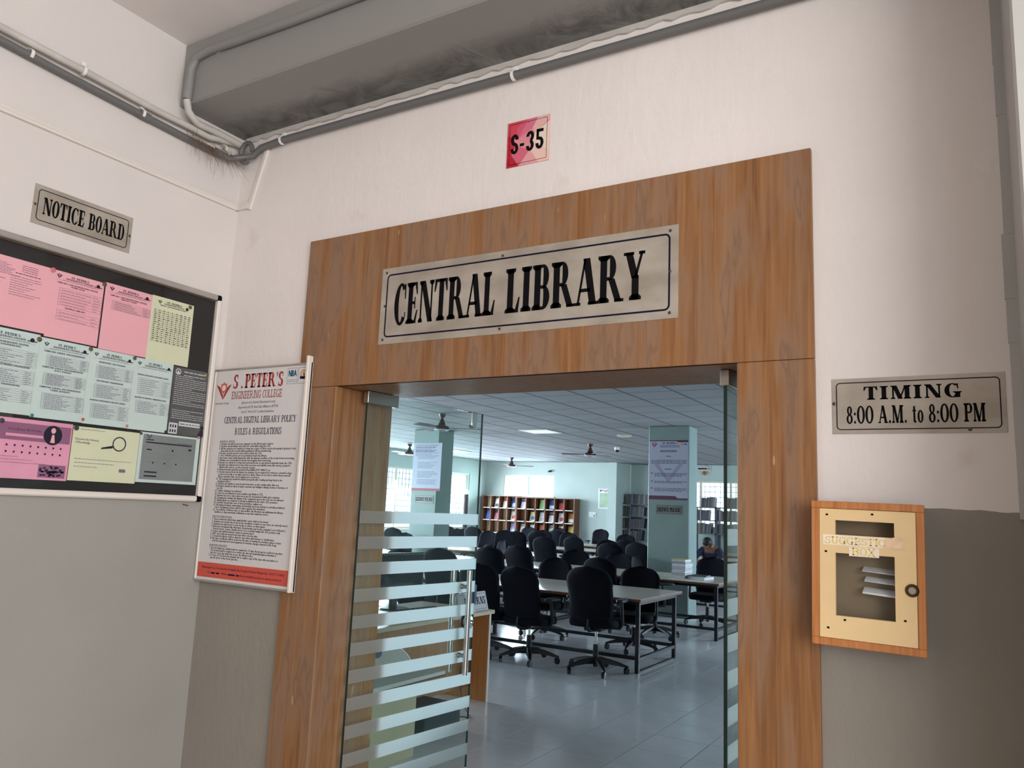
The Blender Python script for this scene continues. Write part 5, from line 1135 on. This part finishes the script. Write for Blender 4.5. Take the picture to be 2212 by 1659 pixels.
MG = [('a', 1, 0, (214, 216, 222), (40, 60, 58)), ('a', 2, 0, (222, 214, 206), (190, 60, 60)), ('a', 3, 0, (52, 78, 140), (190, 200, 226)), ('a', 0, 1, (76, 112, 178), (64, 98, 160)), ('a', 1, 1, (150, 70, 84), (44, 52, 104)), ('a', 3, 1, (226, 226, 220), (196, 70, 60)), ('a', 3, 2, (150, 156, 214), (190, 204, 220)),
      ('b', 0, 0, (226, 226, 236), (116, 92, 160)), ('b', 2, 0, (150, 190, 128), (140, 182, 118)), ('b', 3, 0, (44, 78, 138), (214, 220, 226)), ('b', 4, 0, (176, 62, 56), (40, 28, 32)), ('b', 1, 1, (214, 208, 150), (58, 96, 176)), ('b', 2, 1, (206, 208, 204), (180, 184, 182)), ('b', 3, 1, (218, 218, 220), (112, 54, 86)), ('b', 4, 1, (220, 216, 224), (176, 70, 74)), ('b', 5, 1, (180, 116, 48), (232, 234, 236)),
      ('b', 0, 2, (212, 210, 206), (150, 154, 150)), ('b', 1, 2, (210, 208, 204), (120, 74, 58)), ('b', 2, 2, (164, 84, 54), (232, 232, 232)), ('b', 3, 2, (190, 204, 190), (110, 120, 118)), ('b', 4, 2, (206, 204, 198), (120, 104, 96)), ('b', 5, 2, (200, 178, 64), (190, 180, 190))]
ORD = ['first', 'second', 'third', 'fourth', 'fifth', 'sixth']; ROW = ['top', 'second', 'third']
for i, (u, c_, r_, c1, c2) in enumerate(MG):
    x0, x1, n = RA if u == 'a' else RB; cw = (x1-x0)/n; zb = [1.572, 1.205, .835][r_]+.010
    hue = 'dark' if sum(c1) < 330 else ('coloured' if max(c1)-min(c1) > 60 else 'pale')
    t = thing('magazine', '%s magazine, %s row, %s column of the %s-backed rack' % (hue, ROW[r_], ORD[c_], 'tan' if u == 'a' else 'brown'), 'magazine', (x0+cw*(c_+.52), RYF+.13, zb), 0, 'magazines on the racks')
    w_, h_ = .20, .285; mm = mat('mag_%d' % i, rgb(*c1), .5, var=.18, vscale=14); m2 = mat('mag2_%d' % i, rgb(*c2), .5)
    o = MB().box(-w_/2, w_/2, -.005, 0, 0, h_).build('cover', mm, t); o.rotation_euler = (R(-16), 0, 0)
    k = i % 3
    pl = bar(-w_*.4, w_*.4, h_*.10, h_*.42) if k == 0 else (bar(-w_*.5, w_*.5, h_*.72, h_*.95) if k == 1 else disc(0, h_*.35, w_*.32, 14))
    o = MB().flat(pl, -.0058).build('cover_picture', m2, t); o.rotation_euler = (R(-16), 0, 0)

# ------------------------------------------------------------------ steel bookshelves with bound volumes
SHY = 18.72
SPN = ['black', 'dark navy', 'slate', 'grey', 'pale grey', 'whitish', 'tan', 'dark brown']
NTH = 'first second third fourth fifth sixth seventh eighth ninth tenth eleventh twelfth thirteenth fourteenth fifteenth sixteenth seventeenth eighteenth nineteenth twentieth'.split()+['twenty-'+q for q in 'first second third fourth fifth sixth seventh eighth ninth'.split()]
spines = [mat('spine_%d' % i, rgb(*c), .5, var=.12, vscale=25) for i, c in enumerate([(30, 32, 42), (44, 46, 58), (60, 62, 72), (58, 60, 68), (84, 86, 90), (122, 122, 122), (100, 94, 76), (52, 40, 36)])]
bmesh_ = [MB().box(0, 1, 0, 1, 0, 1).mesh('volume', s) for s in spines]
def shelf_unit(label, pxl, pxr, ztop, zsh, seed, gname, topbooks=True):
    xl, xr = PYp(pxl, 1110, SHY).x, PYp(pxr, 1110, SHY).x; rnd = random.Random(seed)
    t = thing('bookshelf', label, 'bookshelf', ((xl+xr)/2, SHY, 0))
    def rp(nm, *b): o = MB().box(*b).build(nm, 'shelf_grey', None); o.parent = t; o.location = -Vector(t.location)
    for x in (xl, xr-.03): rp('upright', x, x+.03, SHY, SHY+.32, 0, ztop)
    lv = [ztop]+zsh
    for z in lv: rp('shelf', xl, xr, SHY, SHY+.32, z-.025, z)
    for k, z in enumerate(lv):
        if z > ztop-.01 and not topbooks: continue
        x = xl+.04+(.16 if k == 0 else 0); end = xr-.04-(0 if k == 0 else rnd.uniform(.08, .22)); j = 0
        while x < end-.03:
            th = rnd.uniform(.026, .044); hh = rnd.uniform(.245, .275); lean = 0 if j < 4 and k else rnd.uniform(.04, .10)
            ci = rnd.randrange(len(bmesh_)); o = link('volume', bmesh_[ci], None, (x, SHY+.02, z+.001)); o.scale = (th, .22, hh); o.rotation_euler = (0, lean, 0); x += th+.003; j += 1
            tag(o, '%s volume, %s from left %s' % (SPN[ci], NTH[j-1], gname[k]), 'book', 'bound volumes '+gname[k])
zt1 = PYp(1342, 1087, SHY).z; z2 = PYp(1342, 1113, SHY).z; z3 = PYp(1342, 1139, SHY).z
shelf_unit('dark steel bookshelf between the back wall corner and the pillar', 1337, 1404, zt1, [z2, z3, z3-.34], 41, ['on top of the shelf left of the pillar', 'on the upper shelf left of the pillar', 'on the middle shelf left of the pillar', 'on the lower shelf left of the pillar'])
zt1 = PYp(1520, 1095, SHY).z; z2 = PYp(1520, 1123, SHY).z; z3 = PYp(1520, 1152, SHY).z
shelf_unit('dark steel bookshelf right of the pillar', 1498, 1546, zt1, [z2, z3], 42, ['on top of the shelf right of the pillar', 'on the upper shelf right of the pillar', 'on the lower shelf right of the pillar'])
shelf_unit('dark steel bookshelf seen past the right door edge', 1547, 1604, zt1, [z2, z3], 43, ['on top of the shelf by the door edge', 'on the upper shelf by the door edge', 'on the lower shelf by the door edge'])

# ------------------------------------------------------------------ ceiling fans, lights, small fixtures
def fan_proto():
    t = link('ceiling_fan', None)
    MB().lathe([(.0, .0), (.055, -.0), (.05, -.04), (.012, -.075)], 18, (0, 0, .21)).build('ceiling_cup', 'fan_brown', t, smooth=40)
    MB().tube([(0, 0, .05), (0, 0, .20)], .009, 8).build('down_rod', 'fan_trim', t, smooth=50)
    MB().lathe([(.012, .15), (.035, .10), (.06, .035), (.05, .03), (0, .03)], 18).build('canopy', 'fan_brown', t, smooth=40)
    MB().lathe([(0, .035), (.05, .03), (.11, .012), (.125, -.015), (.11, -.04), (.04, -.055), (0, -.056)], 24).build('motor', 'fan_brown', t, smooth=40)
    MB().lathe([(.112, -.036), (.116, -.042), (.098, -.052), (.09, -.048)], 24).build('trim_ring', 'fan_trim', t, smooth=40)
    b = MB(); b.prism([(.11, -.02), (.20, -.035), (.30, -.060), (.60, -.070), (.615, -.04), (.615, .04), (.60, .070), (.30, .055), (.20, .03), (.11, .02)], -.004, .0, 'z'); bm_ = b.mesh('blade', 'fan_blade')
    for k in range(3): o = link('blade', bm_, t, (0, 0, -.008)); o.rotation_euler = (R(9), 0, R(120*k))
    return t
fp = fan_proto(); FZ = 2.755
for i, (x, y, rz, lb) in enumerate(((-3.88, 12.41, 192, 'brown ceiling fan left of the pillar with two blades in view'), (-8.13, 16.33, 35, 'far ceiling fan above the wide window'), (-4.03, 7.35, 28, 'large ceiling fan behind the top of the glass door'), (-8.456, 12.18, 150, 'brown ceiling fan left of the poster pillar behind the glass door'))):
    if i == 0: t = fp; t.location = (x, y, FZ); t.rotation_euler = (0, 0, R(rz))
    else: t = copy_tree(fp, (x, y, FZ), R(rz))
    tag(t, lb, 'fan', 'ceiling fans')
lm = bpy.data.materials.new('light_diffuser'); lm.use_nodes = True; b_ = lm.node_tree.nodes['Principled BSDF']; b_.inputs['Base Color'].default_value = rgb(226, 228, 238); b_.inputs['Emission Color'].default_value = (.82, .86, 1, 1); b_.inputs['Emission Strength'].default_value = .35; MAT['light_diffuser'] = lm
for (x, y, lb) in ((-4.09, 9.77, 'square ceiling light panel left of the near pillar'), (-8.89, 13.97, 'square ceiling light panel behind the edge of the glass door')):
    t = thing('ceiling_light', lb, 'light', (x+.3, y+.3, LCZ-.012), 0, 'ceiling light panels'); MB().box(-.275, .275, -.275, .275, .0, .010).build('diffuser', 'light_diffuser', t)
    for b in ((-.295, .295, -.295, -.275), (-.295, .295, .275, .295), (-.295, -.275, -.275, .275), (.275, .295, -.275, .275)): MB().box(b[0], b[1], b[2], b[3], -.004, .011).build('frame_rail', 'upvc', t)
P = PZp(1349, 940, LCZ); t = thing('ceiling_speaker', 'round white speaker grille on the library ceiling', 'speaker', (P.x, P.y, LCZ)); MB().lathe([(.14, 0), (.14, -.012), (.11, -.03), (0, -.032)], 24).build('grille_disc', 'upvc', t, smooth=40); MB().lathe([(.142, -.004), (.15, -.012), (.14, -.016)], 24).build('rim', 'upvc', t, smooth=40)
P = PZp(1333, 972, LCZ-.06); t = thing('security_camera', 'small white dome camera under the library ceiling', 'camera', (P.x, P.y, LCZ)); MB().lathe([(.06, 0), (.06, -.04), (.05, -.06)], 18).build('housing', 'upvc', t, smooth=40); MB().lathe([(.05, -.06), (.045, -.09), (.02, -.11), (0, -.113)], 18).build('dome', 'monitor', t, smooth=60)
a, b = PYp(1272.5, 1105.5, LY1), PYp(1287.5, 1117.5, LY1); t = thing('switch_board', 'white switch board on the back wall', 'switch', (a.x, LY1, b.z)); W_, H_ = b.x-a.x, a.z-b.z; MB().box(0, W_, -.02, 0, 0, H_).build('plate', 'paper_white', t, bevel=.004)
for k in range(4): MB().box(W_*(.1+.22*k), W_*(.24+.22*k), -.026, -.02, H_*.6, H_*.85).build('switch', 'clip_white', t)
MB().lathe([(.022, -.02), (.022, -.024), (0, -.024)], 12, (W_*.78, 0, H_*.3), 'y').build('socket', 'shelf_grey', t)
a, b = PYp(1293, 1055.5, LY1), PYp(1318, 1099.5, LY1); W_, H_ = b.x-a.x, a.z-b.z; t = thing('wall_calendar', 'pale wall calendar with red heading on the back wall', 'calendar', (a.x, LY1-.001, b.z)); MB().box(0, W_, -.006, 0, 0, H_).build('sheet', 'paper_white', t); MB().flat(bar(W_*.12, W_*.92, H_*.06, H_*.78), -.0068).build('picture', mat('cal_green', rgb(176, 196, 168), .6, var=.15, vscale=4), t); MB().flat(words(W_*.3, W_*.95, H_*.90, .03, random.Random(3))+words(W_*.5, W_*.95, H_*.84, .03, random.Random(8))+disc(W_*.2, H_*.90, .03), -.0068).build('heading', 'logo_red', t)
P = PYp(1190, 1018, LY1); t = thing('wall_bracket', 'small brown bracket on the back wall above the window', 'bracket', (P.x, LY1, P.z)); MB().box(-.03, .03, -.08, 0, -.03, .03).build('arm', 'lock_brass', t, bevel=.008); MB().tube([(.0, -.08, 0), (-.03, -.12, -.03)], .02, 8).build('nozzle', 'lock_brass', t)
a, b = PYp(1505, 1007, LY2), PYp(1536, 1018, LY2); t = thing('section_sign', 'grey section sign high on the wall right of the pillar', 'sign', (a.x, LY2-.001, b.z)); W_, H_ = b.x-a.x, a.z-b.z; MB().box(0, W_, -.01, 0, 0, H_).build('plate', 'alu_frame', t); MB().flat(words(W_*.1, W_*.9, H_*.36, H_*.4, random.Random(6)), -.0108).build('lettering', 'sign_black', t)
P = PYp(1522, 1022.5, LY2); t = thing('wall_lamp', 'small round fitting below the section sign', 'lamp', (P.x, LY2, P.z)); MB().lathe([(.05, 0), (.06, -.04), (.03, -.09), (0, -.1)], 14, (0, 0, 0), 'y').build('body', 'box_wood', t, smooth=50); MB().lathe([(.07, 0), (.07, -.01), (0, -.01)], 14, (0, 0, 0), 'y').build('base', 'upvc', t)
# rolled brown banner standing by the second window
P = PXp(1007, 1068, LX0+.25); t = thing('banner_stand', 'tall dark brown rolled banner beside the second window', 'banner', (LX0+.25, P.y, 0)); MB().tube([(0, 0, .04), (0, 0, P.z)], .075, 14).build('roll', mat('banner_brown', rgb(52, 30, 32), .6), t, smooth=50); MB().lathe([(.16, 0), (.16, .03), (.05, .045), (0, .045)], 20).build('foot', 'shelf_grey', t, smooth=40); MB().tube([(0, .0, P.z-.02), (0, .08, P.z+.02), (0, .1, P.z-.04)], .008, 6).build('hook', 'lock_brass', t)

# ------------------------------------------------------------------ two readers
def person(label, loc, rz, nodes, edges, root, shirt, head_c, head_tilt, sleeves):
    """nodes: name -> (co, radius); one skinned body, with shirt, trousers and hair as children"""
    t = thing('person', label, 'person', loc, rz)
    def skinned(nm, names, grow, m_, par):
        names = [n for n in nodes if n in names]; ix = {n: i for i, n in enumerate(names)}
        me = bpy.data.meshes.new(nm); me.from_pydata([nodes[n][0] for n in names], [(ix[a], ix[b]) for a, b in edges if a in ix and b in ix], [])
        o = bpy.data.objects.new(nm, me); COL.objects.link(o); md = o.modifiers.new('skin', 'SKIN'); md.use_smooth_shade = True
        for n in names:
            sv = me.skin_vertices[0].data[ix[n]]; r_ = nodes[n][1]; r_ = r_ if isinstance(r_, tuple) else (r_, r_); sv.radius = (r_[0]+grow, r_[1]+grow); sv.use_root = (n == (root if root in ix else names[0]))
        o.modifiers.new('sub', 'SUBSURF').levels = 1
        bpy.context.view_layer.update(); e = o.evaluated_get(bpy.context.evaluated_depsgraph_get()); ev = bpy.data.meshes.new_from_object(e); ev.name = nm
        bpy.data.objects.remove(o); ev.materials.clear(); ev.materials.append(MAT[m_]); ev.shade_smooth(); return link(nm, ev, par)
    skinned('body', list(nodes), 0, 'skin', t)
    skinned('shirt', ['pelvis', 'waist', 'chest', 'neck0', 'shl', 'shr']+sleeves, .012, shirt, t)
    skinned('trousers', ['pelvis', 'hipl', 'hipr', 'kneel', 'kneer', 'ankl', 'ankr'], .014, 'trouser', t)
    h = MB(); h.lathe([(0, .125), (.05, .115), (.082, .08), (.092, .03), (.086, -.02), (.06, -.05)], 16); o = h.build('hair', 'hair', t, smooth=60); o.location = head_c; o.rotation_euler = (head_tilt, 0, 0)
    return t
def seated(armL, armR, head, bow):
    N_ = {'pelvis': ((0, 0, .50), (.15, .11)), 'waist': ((0, -.01, .66), (.13, .10)), 'chest': ((0, .02, .88), (.15, .10)), 'neck0': ((0, .04, 1.02), .065), 'neck': ((0, .05+bow*.3, 1.07), .05), 'head0': ((0, head[0], head[1]-.045), (.07, .08)), 'head1': ((0, head[0]+bow*.12, head[1]+.045), (.072, .085)),
          'nose': ((0, head[0]+.10, head[1]-.02-bow*.05), .012), 'shl': ((-.17, .02, .95), .062), 'shr': ((.17, .02, .95), .062), 'hipl': ((-.10, .06, .50), .085), 'hipr': ((.10, .06, .50), .085), 'kneel': ((-.12, .46, .50), .062), 'kneer': ((.12, .46, .50), .062), 'ankl': ((-.12, .44, .09), .042), 'ankr': ((.12, .44, .09), .042), 'toel': ((-.13, .60, .035), .036), 'toer': ((.13, .60, .035), .036)}
    E_ = [('pelvis', 'waist'), ('waist', 'chest'), ('chest', 'neck0'), ('neck0', 'neck'), ('neck', 'head0'), ('head0', 'head1'), ('head0', 'nose'), ('chest', 'shl'), ('chest', 'shr'), ('pelvis', 'hipl'), ('pelvis', 'hipr'), ('hipl', 'kneel'), ('hipr', 'kneer'), ('kneel', 'ankl'), ('kneer', 'ankr'), ('ankl', 'toel'), ('ankr', 'toer')]
    for s, arm in (('l', armL), ('r', armR)):
        el, wr, dr = Vector(arm[0]), Vector(arm[1]), Vector(arm[2]).normalized(); N_['el'+s] = (tuple(el), .046); N_['wr'+s] = (tuple(wr), .028); pm = wr+dr*.06; N_['pm'+s] = (tuple(pm), (.036, .018))
        E_ += [('sh'+s, 'el'+s), ('el'+s, 'wr'+s), ('wr'+s, 'pm'+s)]; sd = dr.cross(Vector((0, 0, 1))).normalized()
        for k in range(4):
            a_ = pm+sd*(.026-.0173*k)+dr*.03; b_ = a_+dr*(.042+.008*(k in (1, 2)))+Vector((0, 0, -.012)); N_['f%d%s' % (k, s)] = (tuple(a_), .009); N_['g%d%s' % (k, s)] = (tuple(b_), .008); E_ += [('pm'+s, 'f%d%s' % (k, s)), ('f%d%s' % (k, s), 'g%d%s' % (k, s))]
        th = wr+dr*.03+sd*(.042 if s == 'l' else -.042); N_['th'+s] = (tuple(th), .010); N_['ti'+s] = (tuple(th+dr*.04), .009); E_ += [('wr'+s, 'th'+s), ('th'+s, 'ti'+s)]
    return N_, E_
# reader with bowed head right of the pillar, seated on the far side of the third table
P = PYp(1530, 1172, 12.05); N_, E_ = seated([(-.27, .22, .78), (-.10, .42, .765), (.7, .5, -.05)], [(.27, .22, .78), (.12, .44, .765), (-.6, .6, -.05)], (.20, 1.06), .5)
person('person in a dark shirt bent over a table right of the pillar', (P.x, 12.22, 0), math.pi, N_, E_, 'pelvis', 'shirt_navy', (0, .20, 1.08), R(-50), ['ell', 'elr'])
P2 = PZp(1515, 1184, .72); book((P.x-.14, 11.4, .7205), R(8), .21, .29, .008, 'paper_white', 'open white notebook in front of the bent reader', 'notebooks of the readers')
# reader mostly hidden by the pillar, one bare forearm showing
P = PYp(1424, 1160, 12.05); N_, E_ = seated([(-.27, .20, .78), (-.12, .42, .765), (.7, .5, -.05)], [(.34, .16, .80), (.30, .40, .765), (.1, 1, -.05)], (.14, 1.14), .2)
N_['elr'] = ((.36, .10, .86), .044); N_['wrr'] = ((.47, .34, .775), .028)
dr = Vector((.2, 1, -.05)).normalized()
for k_ in list(N_):
    if k_ in ('pmr', 'thr', 'tir') or (k_[0] in 'fg' and k_.endswith('r') and k_[1].isdigit()): N_[k_] = (tuple(Vector(N_[k_][0])+Vector((.17, -.06, .01))), N_[k_][1])
person('person seated behind the near pillar with one bare forearm on the table', (P.x, 12.20, 0), math.pi, N_, E_, 'pelvis', 'shirt_black', (0, .15, 1.16), R(-15), [])
book((P.x-.62, 11.42, .7205), R(-6), .21, .29, .008, 'paper_white', 'open white notebook beside the bare forearm left of the pillar', 'notebooks of the readers')

for px, lb in ((1530, 'office chair under the bent reader right of the pillar'), (1424, 'office chair under the reader hidden behind the near pillar')):
    o = chair(px, 1180, 12.4, -1, lb, G1); o.location = (PYp(px, 1165, 12.05).x, 12.24, 0)
    for c in o.children:
        if c.name.split('.')[0] in UP: c.location.z = -.04
bpy.data.objects.remove(_to)
